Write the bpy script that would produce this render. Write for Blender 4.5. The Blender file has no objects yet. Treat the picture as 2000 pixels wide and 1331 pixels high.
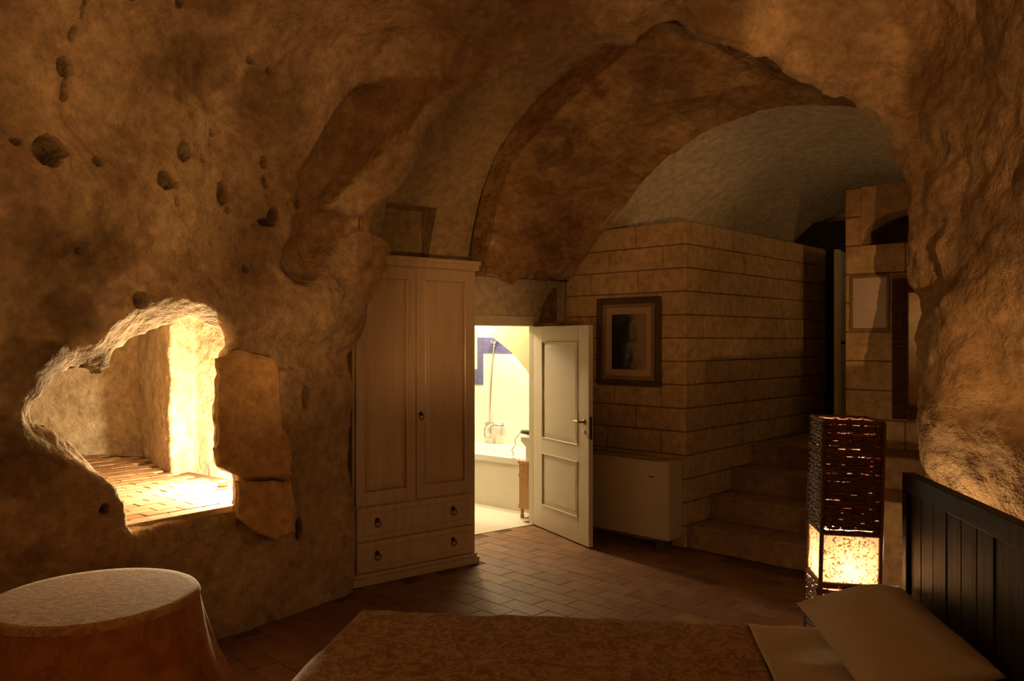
import bpy, bmesh, math, random
import numpy as np
from mathutils import Vector, Matrix
random.seed(7); rng = np.random.default_rng(5)
scene = bpy.context.scene
COL = scene.collection

# ------------------------------------------------------------------ camera, world, exposure
F_PX, CAM_Z, CX, CY = 1560.0, 1.8, 1000.0, 665.5
cam_d = bpy.data.cameras.new('camera'); cam_d.sensor_width = 36.0; cam_d.lens = 36.0*F_PX/2000.0
cam_d.clip_start = 0.05; cam_d.clip_end = 60
cam = bpy.data.objects.new('camera', cam_d); COL.objects.link(cam)
cam.location = (0, 0, CAM_Z); cam.rotation_euler = (math.pi/2, 0, 0)
scene.camera = cam
w = bpy.data.worlds.new('night'); scene.world = w; w.use_nodes = True
w.node_tree.nodes['Background'].inputs[0].default_value = (0.30, 0.20, 0.10, 1)
w.node_tree.nodes['Background'].inputs[1].default_value = 0.02
vs = scene.view_settings
vs.view_transform = 'Standard'; vs.look = 'None'; vs.gamma = 1.0; vs.use_curve_mapping = False
vs.exposure = 0.0
try:
    scene.cycles.use_denoising = True
    scene.cycles.max_bounces = 4; scene.cycles.diffuse_bounces = 3; scene.cycles.use_adaptive_sampling = True; scene.cycles.adaptive_threshold = 0.09
    scene.cycles.sample_clamp_indirect = 4.0
except Exception: pass
# lamp strengths (the light itself sits in each lamp's builder)
WARM = (1.0, 0.475, 0.15)
BEDSIDE_W, BEDSIDE_FAR_W, PAPER_E = 110.0, 110.0, 1.5
NICHE_W, BATH_W, GLOBE_W, LANDING_W, UPLIGHT_W = 200.0, 110.0, 360.0, 7.0, 9.0

# ------------------------------------------------------------------ geometry helpers
def at(px, py, Y):
    return np.array([(px-CX)/F_PX*Y, Y, CAM_Z-(py-CY)/F_PX*Y])
def on_line(px, o, e):
    """distance along the plan line o + s e seen at pixel column px, and its depth Y"""
    k = (px-CX)/F_PX
    s = (k*o[1]-o[0])/(e[0]-k*e[1])
    return s, o[1]+s*e[1]
def unit(v):
    v = np.array(v, float); return v/np.linalg.norm(v)
def link(o, parent=None):
    COL.objects.link(o)
    if parent is not None: o.parent = parent
    return o
def mesh_obj(name, verts, faces, mat, parent=None, smooth=False):
    me = bpy.data.meshes.new(name)
    me.from_pydata([tuple(map(float, v)) for v in verts], [], [tuple(map(int, f)) for f in faces])
    me.materials.append(mat)
    if smooth: me.polygons.foreach_set('use_smooth', [True]*len(me.polygons))
    me.update()
    return link(bpy.data.objects.new(name, me), parent)
def bm_obj(name, bm, mat, parent=None, smooth=False, auto=None):
    me = bpy.data.meshes.new(name); bm.normal_update(); bm.to_mesh(me); bm.free()
    me.materials.append(mat)
    if smooth: me.polygons.foreach_set('use_smooth', [True]*len(me.polygons))
    o = link(bpy.data.objects.new(name, me), parent)
    if auto: 
        try: me.set_sharp_from_angle(angle=math.radians(auto))
        except Exception: pass
    return o
def add_box(bm, x0, x1, y0, y1, z0, z1, bev=0.0, seg=1):
    r = bmesh.ops.create_cube(bm, size=1.0)
    vs_ = r['verts']
    for v in vs_:
        v.co = Vector(((x0+x1)/2+v.co.x*(x1-x0), (y0+y1)/2+v.co.y*(y1-y0), (z0+z1)/2+v.co.z*(z1-z0)))
    if bev > 0:
        es = list({e for v in vs_ for e in v.link_edges})
        bmesh.ops.bevel(bm, geom=es, offset=bev, segments=seg, affect='EDGES', profile=0.6)
def box(name, x0, x1, y0, y1, z0, z1, mat, parent=None, bev=0.004, seg=2):
    bm = bmesh.new(); add_box(bm, x0, x1, y0, y1, z0, z1, bev, seg)
    return bm_obj(name, bm, mat, parent)
def add_tube(bm, pts, r, n=8, closed=False):
    pts = [Vector(p) for p in pts]; rings = []
    m = len(pts)
    for i, p in enumerate(pts):
        a = pts[(i-1) % m] if (closed or i > 0) else p
        b = pts[(i+1) % m] if (closed or i < m-1) else p
        t = (b-a).normalized()
        up = Vector((0, 0, 1)) if abs(t.z) < 0.9 else Vector((1, 0, 0))
        u_ = t.cross(up).normalized(); v_ = t.cross(u_)
        rr = r[i] if isinstance(r, (list, tuple)) else r
        rings.append([bm.verts.new(p+u_*rr*math.cos(2*math.pi*k/n)+v_*rr*math.sin(2*math.pi*k/n)) for k in range(n)])
    for i in range(m if closed else m-1):
        A, B = rings[i], rings[(i+1) % m]
        for k in range(n):
            bm.faces.new((A[k], A[(k+1) % n], B[(k+1) % n], B[k]))
    if not closed:
        bm.faces.new(rings[0][::-1]); bm.faces.new(rings[-1])
def add_lathe(bm, prof, n=24, c=(0, 0, 0), axis='z'):
    rings = []
    for (r, h) in prof:
        ring = []
        for k in range(n):
            a = 2*math.pi*k/n
            p = (r*math.cos(a), r*math.sin(a), h)
            if axis == 'y': p = (p[0], p[2], p[1])
            if axis == 'x': p = (p[2], p[0], p[1])
            ring.append(bm.verts.new((c[0]+p[0], c[1]+p[1], c[2]+p[2])))
        rings.append(ring)
    for A, B in zip(rings, rings[1:]):
        for k in range(n): bm.faces.new((A[k], A[(k+1) % n], B[(k+1) % n], B[k]))
    bm.faces.new(rings[0][::-1]); bm.faces.new(rings[-1])
def add_ring(bm, c, R, r, ax='y', n=20, m=8):
    pts = []
    for k in range(n):
        a = 2*math.pi*k/n
        if ax == 'y': pts.append((c[0]+R*math.cos(a), c[1], c[2]+R*math.sin(a)))
        else: pts.append((c[0]+R*math.cos(a), c[1]+R*math.sin(a), c[2]))
    add_tube(bm, pts, r, m, closed=True)
def empty(name, loc, ang=0.0):
    o = bpy.data.objects.new(name, None); COL.objects.link(o)
    o.empty_display_size = 0.1
    o.location = tuple(map(float, loc)); o.rotation_euler = (0, 0, ang)
    return o
def tag(o, label=None, cat=None, group=None, kind=None):
    if label: o['label'] = label
    if cat: o['category'] = cat
    if group: o['group'] = group
    if kind: o['kind'] = kind
    return o
def struct(o, label=None, cat=None): return tag(o, label, cat, None, 'structure')
def ang_of(e): return math.atan2(e[1], e[0])

# ------------------------------------------------------------------ procedural materials
def new_mat(name):
    m = bpy.data.materials.new(name); m.use_nodes = True
    nt = m.node_tree; b = nt.nodes['Principled BSDF']
    return m, nt, b
def N(nt, t, **kw):
    n = nt.nodes.new(t)
    for k, v in kw.items(): setattr(n, k, v)
    return n
def ramp(nt, fac, stops, interp='LINEAR'):
    r = N(nt, 'ShaderNodeValToRGB'); cr = r.color_ramp; cr.interpolation = interp
    while len(cr.elements) < len(stops): cr.elements.new(0.5)
    for e, (p, c) in zip(cr.elements, stops):
        e.position = p; e.color = (c[0], c[1], c[2], 1) if not isinstance(c, (int, float)) else (c, c, c, 1)
    nt.links.new(fac, r.inputs[0]); return r.outputs[0]
def noise(nt, vec, scale, detail=5, rough=0.6, dist=0.0):
    n = N(nt, 'ShaderNodeTexNoise'); n.inputs['Scale'].default_value = scale
    n.inputs['Detail'].default_value = detail; n.inputs['Roughness'].default_value = rough
    n.inputs['Distortion'].default_value = dist
    if vec is not None: nt.links.new(vec, n.inputs['Vector'])
    return n.outputs['Fac']
def mixc(nt, fac, a, b, mode='MIX'):
    m = N(nt, 'ShaderNodeMix', data_type='RGBA', blend_type=mode)
    for s, v in ((m.inputs[0], fac), (m.inputs[6], a), (m.inputs[7], b)):
        if hasattr(v, 'is_output') or isinstance(v, bpy.types.NodeSocket): nt.links.new(v, s)
        elif isinstance(v, (int, float)): s.default_value = v
        else: s.default_value = (v[0], v[1], v[2], 1)
    return m.outputs[2]
def bump(nt, b, h, strength=0.3, dist=0.02):
    n = N(nt, 'ShaderNodeBump'); n.inputs['Strength'].default_value = strength
    n.inputs['Distance'].default_value = dist
    nt.links.new(h, n.inputs['Height']); nt.links.new(n.outputs[0], b.inputs['Normal'])
def pos(nt, obj=False, scale=None, rot=None):
    if obj: v = N(nt, 'ShaderNodeTexCoord').outputs['Object']
    else: v = N(nt, 'ShaderNodeNewGeometry').outputs['Position']
    if scale or rot:
        m = N(nt, 'ShaderNodeMapping')
        if scale: m.inputs['Scale'].default_value = scale
        if rot: m.inputs['Rotation'].default_value = rot
        nt.links.new(v, m.inputs[0]); v = m.outputs[0]
    return v
def rock_mat(name, lo, hi, stain_shade, stain_at=0.60, stain_amt=0.8, bscale=9.0, bstr=0.5, stretch=None, mottled=2.2, attr=False):
    m, nt, b = new_mat(name); v = pos(nt, scale=stretch)
    base = ramp(nt, noise(nt, v, mottled, 5, 0.62, 0.4), [(0.30, lo), (0.68, hi)])
    fine = ramp(nt, noise(nt, v, 14, 3, 0.7), [(0.3, 0.66), (0.7, 1.16)])
    c = mixc(nt, 1.0, base, fine, 'MULTIPLY')
    sm = ramp(nt, noise(nt, v, 1.7, 5, 0.68, 0.8), [(stain_at, 0.0), (stain_at+0.13, stain_amt)])
    c = mixc(nt, sm, c, stain_shade)
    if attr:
        a1 = N(nt, 'ShaderNodeAttribute'); a1.attribute_name = 'stain_shade'; a2 = N(nt, 'ShaderNodeAttribute'); a2.attribute_name = 'pale'; a3 = N(nt, 'ShaderNodeAttribute'); a3.attribute_name = 'recess_tint'
        c = mixc(nt, a2.outputs['Fac'], c, mixc(nt, 1.0, c, (1.55, 1.65, 1.75), 'MULTIPLY'))  # lamplight on the soffit, put into the rock colour
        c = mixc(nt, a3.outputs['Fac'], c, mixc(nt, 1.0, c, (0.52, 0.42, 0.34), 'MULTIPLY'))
        c = mixc(nt, a1.outputs['Fac'], c, mixc(nt, 1.0, c, (0.34, 0.32, 0.30), 'MULTIPLY'))  # wall stains together with the painted shade of the holes
    nt.links.new(c, b.inputs['Base Color']); b.inputs['Roughness'].default_value = 0.9
    b.inputs['Specular IOR Level'].default_value = 0.15
    bump(nt, b, noise(nt, v, bscale, 4, 0.72), bstr, 0.05)
    return m
def plain(name, col, rough=0.6, metal=0.0, spec=0.5, var=0.12, vscale=6.0, bstr=0.0, bscale=60.0, obj=True, coat=0.0):
    m, nt, b = new_mat(name); v = pos(nt, obj)
    f = ramp(nt, noise(nt, v, vscale, 5, 0.6), [(0.3, 1.0-var), (0.7, 1.0+var*0.4)])
    nt.links.new(mixc(nt, 1.0, col, f, 'MULTIPLY'), b.inputs['Base Color'])
    b.inputs['Roughness'].default_value = rough; b.inputs['Metallic'].default_value = metal
    b.inputs['Specular IOR Level'].default_value = spec; b.inputs['Coat Weight'].default_value = coat
    if bstr: bump(nt, b, noise(nt, v, bscale, 4, 0.6), bstr, 0.01)
    return m
def wood(name, dark, light, stretch=(14, 14, 1.2), rough=0.45, spec=0.4, coat=0.0, bstr=0.1):
    m, nt, b = new_mat(name); v = pos(nt, True, stretch)
    f = noise(nt, v, 1.6, 7, 0.65, 0.6)
    nt.links.new(ramp(nt, f, [(0.3, dark), (0.7, light)]), b.inputs['Base Color'])
    b.inputs['Roughness'].default_value = rough; b.inputs['Specular IOR Level'].default_value = spec
    b.inputs['Coat Weight'].default_value = coat; b.inputs['Coat Roughness'].default_value = 0.2
    bump(nt, b, f, bstr, 0.01); return m

M = {}
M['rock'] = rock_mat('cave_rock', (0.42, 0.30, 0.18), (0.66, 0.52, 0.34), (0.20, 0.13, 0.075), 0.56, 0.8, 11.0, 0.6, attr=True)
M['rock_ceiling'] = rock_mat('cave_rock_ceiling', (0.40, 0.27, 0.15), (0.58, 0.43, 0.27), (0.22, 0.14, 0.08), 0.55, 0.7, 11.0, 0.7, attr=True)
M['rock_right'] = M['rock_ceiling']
M['plaster'] = rock_mat('old_plaster', (0.46, 0.35, 0.20), (0.53, 0.41, 0.25), (0.38, 0.27, 0.15), 0.66, 0.4, 5.0, 0.10, mottled=0.9)
M['plaster_pale'] = rock_mat('pale_plaster', (0.70, 0.60, 0.45), (0.80, 0.71, 0.56), (0.58, 0.46, 0.32), 0.60, 0.6, 2.0, 0.02, mottled=1.2)
M['arch'] = rock_mat('arch_stone', (0.34, 0.18, 0.075), (0.70, 0.48, 0.25), (0.20, 0.10, 0.045), 0.54, 0.75, 12.0, 1.0, (1, 1, 1.8), 3.2)
M['block'] = rock_mat('tufa_block', (0.55, 0.38, 0.20), (0.66, 0.49, 0.28), (0.44, 0.28, 0.14), 0.60, 0.5, 16.0, 0.25, mottled=3.0)
M['block_orange'] = rock_mat('orange_tufa', (0.76, 0.49, 0.22), (0.86, 0.60, 0.30), (0.58, 0.34, 0.15), 0.62, 0.5, 12.0, 0.5, mottled=3.0)
M['mortar'] = plain('mortar', (0.24, 0.15, 0.075), 0.95, spec=0.1, obj=False)
M['step'] = rock_mat('worn_step_stone', (0.34, 0.21, 0.11), (0.46, 0.31, 0.17), (0.22, 0.13, 0.07), 0.58, 0.6, 12.0, 0.3, mottled=3.0)
M['grout'] = plain('floor_grout', (0.17, 0.10, 0.06), 0.9, spec=0.2, obj=False)
M['wardrobe'] = wood('limed_wood', (0.58, 0.44, 0.28), (0.72, 0.58, 0.40), rough=0.42, spec=0.45, coat=0.25, bstr=0.05)
M['shadow_gap'] = plain('dark_gap', (0.10, 0.055, 0.025), 0.8)
M['door'] = plain('cream_door_paint', (0.80, 0.72, 0.55), 0.45, var=0.04, spec=0.4)
M['brass'] = plain('aged_brass', (0.42, 0.30, 0.15), 0.35, 1.0)
M['iron'] = plain('dark_iron', (0.12, 0.085, 0.06), 0.5, 0.9)
M['chrome'] = plain('chrome', (0.75, 0.74, 0.72), 0.18, 1.0, var=0.02)
M['white'] = plain('white_enamel', (0.88, 0.86, 0.80), 0.25, var=0.02)
M['bathwall'] = plain('bath_wall', (0.86, 0.82, 0.70), 0.6, var=0.04, obj=False)
M['bathcream'] = plain('bath_arch_plaster', (0.72, 0.62, 0.38), 0.8, var=0.08, obj=False)
M['bathfloor'] = plain('bath_floor', (0.82, 0.77, 0.64), 0.4, var=0.05, obj=False)
M['blue'] = plain('blue_tile', (0.10, 0.10, 0.26), 0.3, var=0.4, vscale=9)
M['cabinet'] = wood('honey_wood', (0.34, 0.17, 0.06), (0.58, 0.34, 0.13), rough=0.5)
M['black'] = plain('black_plastic', (0.02, 0.018, 0.016), 0.35)
M['coil'] = plain('fan_coil_enamel', (0.62, 0.53, 0.38), 0.5, var=0.05)
M['grille'] = plain('fan_coil_grille', (0.10, 0.09, 0.06), 0.6)
M['headboard'] = wood('ebony_stain', (0.006, 0.005, 0.004), (0.018, 0.013, 0.009), rough=0.45, spec=0.15, coat=0.0, bstr=0.25)
M['bedframe'] = wood('dark_bed_frame', (0.02, 0.013, 0.009), (0.05, 0.035, 0.02), rough=0.5)
M['sheet'] = plain('white_linen', (0.82, 0.76, 0.65), 0.85, var=0.05, spec=0.2, bstr=0.15, bscale=120)
M['picture_frame'] = plain('dark_frame', (0.10, 0.065, 0.03), 0.4, var=0.3)
M['picture_liner'] = plain('bronze_liner', (0.30, 0.21, 0.11), 0.45)
M['mat'] = plain('pinkish_mat', (0.50, 0.36, 0.25), 0.8, var=0.04)
M['paper_note'] = plain('notice_paper', (0.66, 0.56, 0.50), 0.9, var=0.10, vscale=9)
M['upvc'] = plain('pale_green_white_paint', (0.62, 0.60, 0.44), 0.5, var=0.05)
M['darkroom'] = plain('dark_passage', (0.05, 0.04, 0.02), 0.9)  # near-black colour stands in for an unlit space
M['mirror'] = plain('mirror_glass', (0.75, 0.72, 0.66), 0.06, 1.0, var=0.02)

def tile_mat():
    m, nt, b = new_mat('terracotta_tile'); v = pos(nt)
    r = N(nt, 'ShaderNodeObjectInfo').outputs['Random']
    tint = ramp(nt, r, [(0.0, (0.24, 0.115, 0.058)), (0.5, (0.28, 0.138, 0.07)), (1.0, (0.33, 0.17, 0.088))])
    f = ramp(nt, noise(nt, v, 7, 6, 0.65), [(0.3, 0.62), (0.7, 1.15)])
    nt.links.new(mixc(nt, 1.0, tint, f, 'MULTIPLY'), b.inputs['Base Color'])
    b.inputs['Roughness'].default_value = 0.55; b.inputs['Specular IOR Level'].default_value = 0.3
    bump(nt, b, noise(nt, v, 25, 5, 0.6), 0.2, 0.01); return m
M['tile'] = tile_mat()
def cloth_pattern(name, lo, hi, scale):
    m, nt, b = new_mat(name); v = pos(nt, True)
    n = N(nt, 'ShaderNodeTexVoronoi'); n.inputs['Scale'].default_value = scale; n.feature = 'SMOOTH_F1'
    nd = N(nt, 'ShaderNodeTexNoise'); nd.inputs['Scale'].default_value = scale*0.6
    nt.links.new(v, nd.inputs['Vector'])
    add = N(nt, 'ShaderNodeVectorMath', operation='MULTIPLY_ADD')
    nt.links.new(nd.outputs['Color'], add.inputs[0]); add.inputs[1].default_value = (0.12, 0.12, 0.12)
    nt.links.new(v, add.inputs[2]); nt.links.new(add.outputs[0], n.inputs['Vector'])
    f = noise(nt, add.outputs[0], scale*1.3, 3, 0.55, 1.5)
    nt.links.new(ramp(nt, f, [(0.44, lo), (0.56, hi)]), b.inputs['Base Color'])
    b.inputs['Roughness'].default_value = 0.85; b.inputs['Specular IOR Level'].default_value = 0.2
    b.inputs['Sheen Weight'].default_value = 0.15
    bump(nt, b, f, 0.25, 0.006); return m
M['bedspread'] = cloth_pattern('damask_bedspread', (0.30, 0.165, 0.07), (0.56, 0.39, 0.22), 20)
M['tablecloth'] = cloth_pattern('rust_tablecloth', (0.40, 0.17, 0.055), (0.50, 0.24, 0.09), 7)
M['tabletop_cloth'] = cloth_pattern('speckled_table_topper', (0.44, 0.25, 0.10), (0.60, 0.38, 0.18), 16)
def wicker_mat():
    m, nt, b = new_mat('dark_wicker'); v = pos(nt, True, (40, 40, 160))
    f = noise(nt, v, 1.0, 4, 0.6)
    nt.links.new(ramp(nt, f, [(0.3, (0.055, 0.019, 0.010)), (0.7, (0.21, 0.080, 0.040))]), b.inputs['Base Color'])
    b.inputs['Roughness'].default_value = 0.42; b.inputs['Specular IOR Level'].default_value = 0.35
    bump(nt, b, f, 0.3, 0.004); return m
M['wicker'] = wicker_mat()
def paper_mat():
    m, nt, b = new_mat('glowing_fibre_paper'); v = pos(nt, True)
    f = noise(nt, v, 55, 4, 0.6, 1.2)
    c = ramp(nt, f, [(0.40, (0.16, 0.07, 0.03)), (0.48, (0.95, 0.62, 0.34)), (0.7, (1.0, 0.74, 0.46))])
    nt.links.new(c, b.inputs['Base Color']); b.inputs['Roughness'].default_value = 0.9
    nt.links.new(c, b.inputs['Emission Color']); b.inputs['Emission Strength'].default_value = PAPER_E*0.12
    tr = N(nt, 'ShaderNodeBsdfTranslucent'); nt.links.new(c, tr.inputs[0])
    mx = N(nt, 'ShaderNodeMixShader'); mx.inputs[0].default_value = 0.03
    nt.links.new(b.outputs[0], mx.inputs[1]); nt.links.new(tr.outputs[0], mx.inputs[2])
    nt.links.new(mx.outputs[0], nt.nodes['Material Output'].inputs[0]); return m
M['paper'] = paper_mat()
def glow(name, col, s):
    m, nt, b = new_mat(name); b.inputs['Emission Color'].default_value = (*col, 1)
    b.inputs['Emission Strength'].default_value = s; return m
M['bulb'] = glow('lit_bulb', (1.0, 0.62, 0.28), 25.0)
def art_mat():
    m, nt, b = new_mat('seascape_print'); v = pos(nt, True)
    sx = N(nt, 'ShaderNodeSeparateXYZ'); nt.links.new(v, sx.inputs[0])
    nz = noise(nt, v, 7, 5, 0.6, 0.6)
    a = N(nt, 'ShaderNodeMath', operation='MULTIPLY_ADD'); nt.links.new(sx.outputs[0], a.inputs[0])
    a.inputs[1].default_value = 2.2; nt.links.new(nz, a.inputs[2])
    c = ramp(nt, a.outputs[0], [(0.34, (0.012, 0.02, 0.022)), (0.50, (0.05, 0.075, 0.10)), (0.60, (0.20, 0.16, 0.12)), (0.72, (0.32, 0.24, 0.15))])
    nt.links.new(c, b.inputs['Base Color']); b.inputs['Roughness'].default_value = 0.5; return m
M['art'] = art_mat()

# ------------------------------------------------------------------ the cave: an implicit rock field, meshed with surface nets
_P = rng.permutation(4096).astype(np.int64); _V = rng.random(4096).astype(np.float32)*2-1
def vnoise(P, s, seed=0):
    q = P*s+seed*17.31; i = np.floor(q).astype(np.int64); f = (q-i).astype(np.float32); f = f*f*(3-2*f)
    def h(dx, dy, dz):
        a = _P[(i[:, 0]+dx) & 4095]; a = _P[(a+i[:, 1]+dy) & 4095]; a = _P[(a+i[:, 2]+dz) & 4095]
        return _V[a]
    x, y, z = f[:, 0], f[:, 1], f[:, 2]
    def lx(dy, dz): return h(0, dy, dz)*(1-x)+h(1, dy, dz)*x
    return (lx(0, 0)*(1-y)+lx(1, 0)*y)*(1-z)+(lx(0, 1)*(1-y)+lx(1, 1)*y)*z
def fbm(P, s, octv=3, seed=0, g=0.5):
    r = 0; a = 1.0
    for k in range(octv): r = r+a*vnoise(P, s*(2.03**k), seed+k); a *= g
    return r
def smax(a, b, k):
    h = np.clip(0.5+0.5*(a-b)/k, 0, 1); return b+(a-b)*h+k*h*(1-h)
def sstep(a, b, x):
    t = np.clip((x-a)/(b-a), 0, 1); return t*t*(3-2*t)
class Poly2D:
    """signed distance to a polygon (negative inside), tabulated on a grid"""
    def __init__(self, pts, pad=0.8, res=0.02):
        p = np.array(pts, float); self.lo = p.min(0)-pad; self.res = res
        n = np.ceil((p.max(0)+pad-self.lo)/res).astype(int)+2; self.n = n
        g = np.stack(np.meshgrid(np.arange(n[0])*res+self.lo[0], np.arange(n[1])*res+self.lo[1], indexing='ij'), -1).reshape(-1, 2)
        d = np.full(len(g), 1e9); ins = np.zeros(len(g), bool)
        for a, b in zip(p, np.roll(p, -1, 0)):
            e = b-a; w_ = g-a; t = np.clip((w_@e)/(e@e+1e-12), 0, 1)
            d = np.minimum(d, ((w_-t[:, None]*e)**2).sum(1))
            c = ((a[1] <= g[:, 1]) != (b[1] <= g[:, 1]))
            with np.errstate(divide='ignore', invalid='ignore'):
                xi = a[0]+(g[:, 1]-a[1])*(b[0]-a[0])/(b[1]-a[1] if b[1] != a[1] else 1e-9)
            ins ^= c & (g[:, 0] < xi)
        self.t = (np.sqrt(d)*np.where(ins, -1, 1)).reshape(n).astype(np.float32)
    def __call__(self, u, v):
        x = np.clip((u-self.lo[0])/self.res, 0, self.n[0]-1.001); y = np.clip((v-self.lo[1])/self.res, 0, self.n[1]-1.001)
        i = x.astype(int); j = y.astype(int); fx = x-i; fy = y-j; t = self.t
        return (t[i, j]*(1-fx)+t[i+1, j]*fx)*(1-fy)+(t[i, j+1]*(1-fx)+t[i+1, j+1]*fx)*fy

# frame of the left cave wall
L0 = np.array([-1.76, 4.76]); LE = unit((0.62, 0.785)); LN = np.array([LE[1], -LE[0]])
def Lpix(px, py, d=0.0):
    s, Y = on_line(px, L0+LN*d, LE); return np.array([s, CAM_Z-(py-CY)/F_PX*Y])
# frame of the rock lip (the mouth between the cave and the masonry rooms)
FA = np.array([-0.90, 5.55]); FB = np.array([2.28, 4.65]); FE = unit(FB-FA); FN = np.array([FE[1], -FE[0]])   # FN points to the camera
def Fpix(px, py, beyond=0.10):
    s, Y = on_line(px, FA-FN*beyond, FE); return np.array([s, CAM_Z-(py-CY)/F_PX*Y])
MOUTH = [(690, 1420), (690, 1010), (683, 950), (680, 900), (689, 800), (690, 740), (682, 692), (692, 686), (712, 640), (718, 600), (737, 560), (754, 520),
         (763, 482), (755, 464), (735, 448), (733, 432), (746, 402), (770, 386), (790, 370), (815, 322), (825, 290), (829, 252), (850, 226), (900, 190),
         (950, 162), (1000, 132), (1050, 107), (1120, 93), (1190, 88), (1240, 85), (1275, 62), (1310, 46), (1345, 64), (1378, 92), (1440, 105), (1500, 128),
         (1560, 156), (1610, 183), (1660, 208), (1700, 234), (1735, 262), (1752, 300), (1760, 340), (1762, 400), (1768, 450), (1776, 520), (1783, 580),
         (1785, 640), (1790, 700), (1795, 760), (1800, 830), (1806, 900), (1806, 1420)]
mouth_sdf = Poly2D([Fpix(*p) for p in MOUTH])
NICHE = [(222, 1038), (213, 1000), (196, 945), (172, 905), (140, 860), (100, 825), (76, 803), (96, 780), (135, 738), (168, 735), (200, 746), (222, 722),
         (236, 690), (262, 668), (290, 654), (318, 640), (345, 630), (375, 627), (400, 634), (420, 648), (438, 668), (422, 690), (425, 722), (418, 760),
         (416, 825), (421, 850), (415, 880), (420, 912), (437, 922), (456, 926), (452, 960), (452, 983)]
niche_sdf = Poly2D([Lpix(*p, d=-0.12) for p in NICHE], res=0.012)
SILL_Z = 0.79
CHAMBER = [(-1.765, 4.975), (-1.68, 5.15), (-1.64, 5.32), (-1.64, 5.50), (-2.05, 5.92), (-2.48, 6.24), (-2.575, 6.03), (-3.26, 7.02), (-3.62, 7.10), (-4.65, 7.15), (-4.65, 5.2), (-3.1, 4.45), (-2.5, 4.05)]
chamber_sdf = Poly2D(CHAMBER, pad=1.0, res=0.025)
RECESS = [(652, 183), (618, 240), (596, 300), (578, 400), (556, 520), (590, 560), (640, 520), (668, 470), (690, 430), (642, 400), (700, 330), (730, 250), (760, 190), (710, 170)]
recess_sdf = Poly2D([Lpix(*p) for p in RECESS])
GAUSS = [  # bumps on the left wall: pixel centre, radii in metres, height
    (60, 980, 0.50, 0.42, 0.16), (560, 420, 0.25, 0.5, 0.03), (640, 620, 0.28, 0.28, 0.10), (250, 640, 0.5, 0.16, 0.08),
    (140, 720, 0.35, 0.12, 0.07), (350, 1130, 0.6, 0.2, -0.05), (620, 900, 0.12, 0.5, -0.07), (480, 230, 0.7, 0.5, -0.05), (120, 420, 0.5, 0.4, 0.04),
    (188, 702, 0.12, 0.07, -0.06), (40, 806, 0.22, 0.03, -0.05), (100, 690, 0.2, 0.08, 0.07), (640, 765, 0.2, 0.05, -0.05), (545, 722, 0.10, 0.025, -0.07)]
GAUSS = [(*Lpix(a, b), rx, rz, h) for a, b, rx, rz, h in GAUSS]

def comps(P, fine=True):
    x, y, z = P[:, 0], P[:, 1], P[:, 2]
    t = (x-L0[0])*LE[0]+(y-L0[1])*LE[1]; d = (x-L0[0])*LN[0]+(y-L0[1])*LN[1]
    n1 = fbm(P, 1.1, 3, 1) if fine else 0*x
    n2 = fbm(P, 3.2, 2, 9) if fine else 0*x
    hL = 0.30*np.clip((z-2.2)/1.5, 0, 1.4)**2+0.055*n1+0.022*n2
    hL = hL-0.03*sstep(1.0, 0.5, z)
    for (gt, gz, rx, rz, hh) in GAUSS: hL = hL+hh*np.exp(-((t-gt)/rx)**2-((z-gz)/rz)**2)
    rs = recess_sdf(t, z)
    hL = hL-0.20*sstep(0.03, -0.07, rs)
    cL = smax(hL-d, -2.75-x+0.1*n1, 0.3)
    bF = -((x-FA[0])*FN[0]+(y-FA[1])*FN[1])
    s = (x-FA[0])*FE[0]+(y-FA[1])*FE[1]
    cF = bF+0.05*n1+0.03*n2
    cC = z-(3.95-0.10*np.clip(-x, 0, 3)+0.12*n1+0.03*n2)
    bul = 0.20*np.exp(-((y-4.02)/0.30)**2)*sstep(2.9, 1.5, z)*sstep(0.75, 1.15, z)
    cR = x-(2.36-bul+0.07*n1+0.05*n2)
    cB = -1.35-y+0.1*n1
    return t, d, s, bF, n1, n2, cL, cC, cF, cR, cB
def phi(P, fine=True):
    t, d, s, bF, n1, n2, cL, cC, cF, cR, cB = comps(P, fine)
    x, y, z = P[:, 0], P[:, 1], P[:, 2]
    S = smax(cL, cF, 0.16); S = smax(S, cC, 0.45); S = smax(S, np.minimum(cR, 0.35+0*cR) if False else cR, 0.10); S = np.maximum(S, cB)
    # the mouth: opening flares towards the camera so the far lip draws the silhouette
    m = mouth_sdf(s, z)+0.30*np.minimum(0, bF-0.10)+0.012*n2
    S = np.minimum(S, np.maximum(m, -(0.9-0.62*sstep(1.6, 2.7, s))-bF))
    # open space of the masonry rooms behind the lip
    side = (x+1.36)*0.86+(y-5.62)*0.51
    S = np.minimum(S, -np.minimum(bF-(0.13+0.02*n2), side))
    # niche opening and the chamber behind
    nn = niche_sdf(t, z)-(0.25+0.75*sstep(0.1, -0.35, t))*np.clip(d+0.12, 0, 0.4)*sstep(0.95, 1.4, z)+0.008*n2
    nn = np.maximum(nn, SILL_Z-0.012-z)
    S = np.minimum(S, np.maximum(np.maximum(nn, -0.45-d), d-0.8))
    ch = np.maximum(np.maximum(chamber_sdf(x, y)+0.03*n1+0.015*n2, SILL_Z-0.05-z), z-(2.02+0.1*n1))
    S = np.minimum(S, ch)
    # the dark pocket over the rock shoulder
    pc = at(690, 430, 5.46)
    pk = np.sqrt(((x-pc[0])/0.15)**2+((y-pc[1])/0.17)**2+((z-pc[2])/0.062)**2)-1
    S = np.minimum(S, pk*0.07)
    return S

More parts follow.
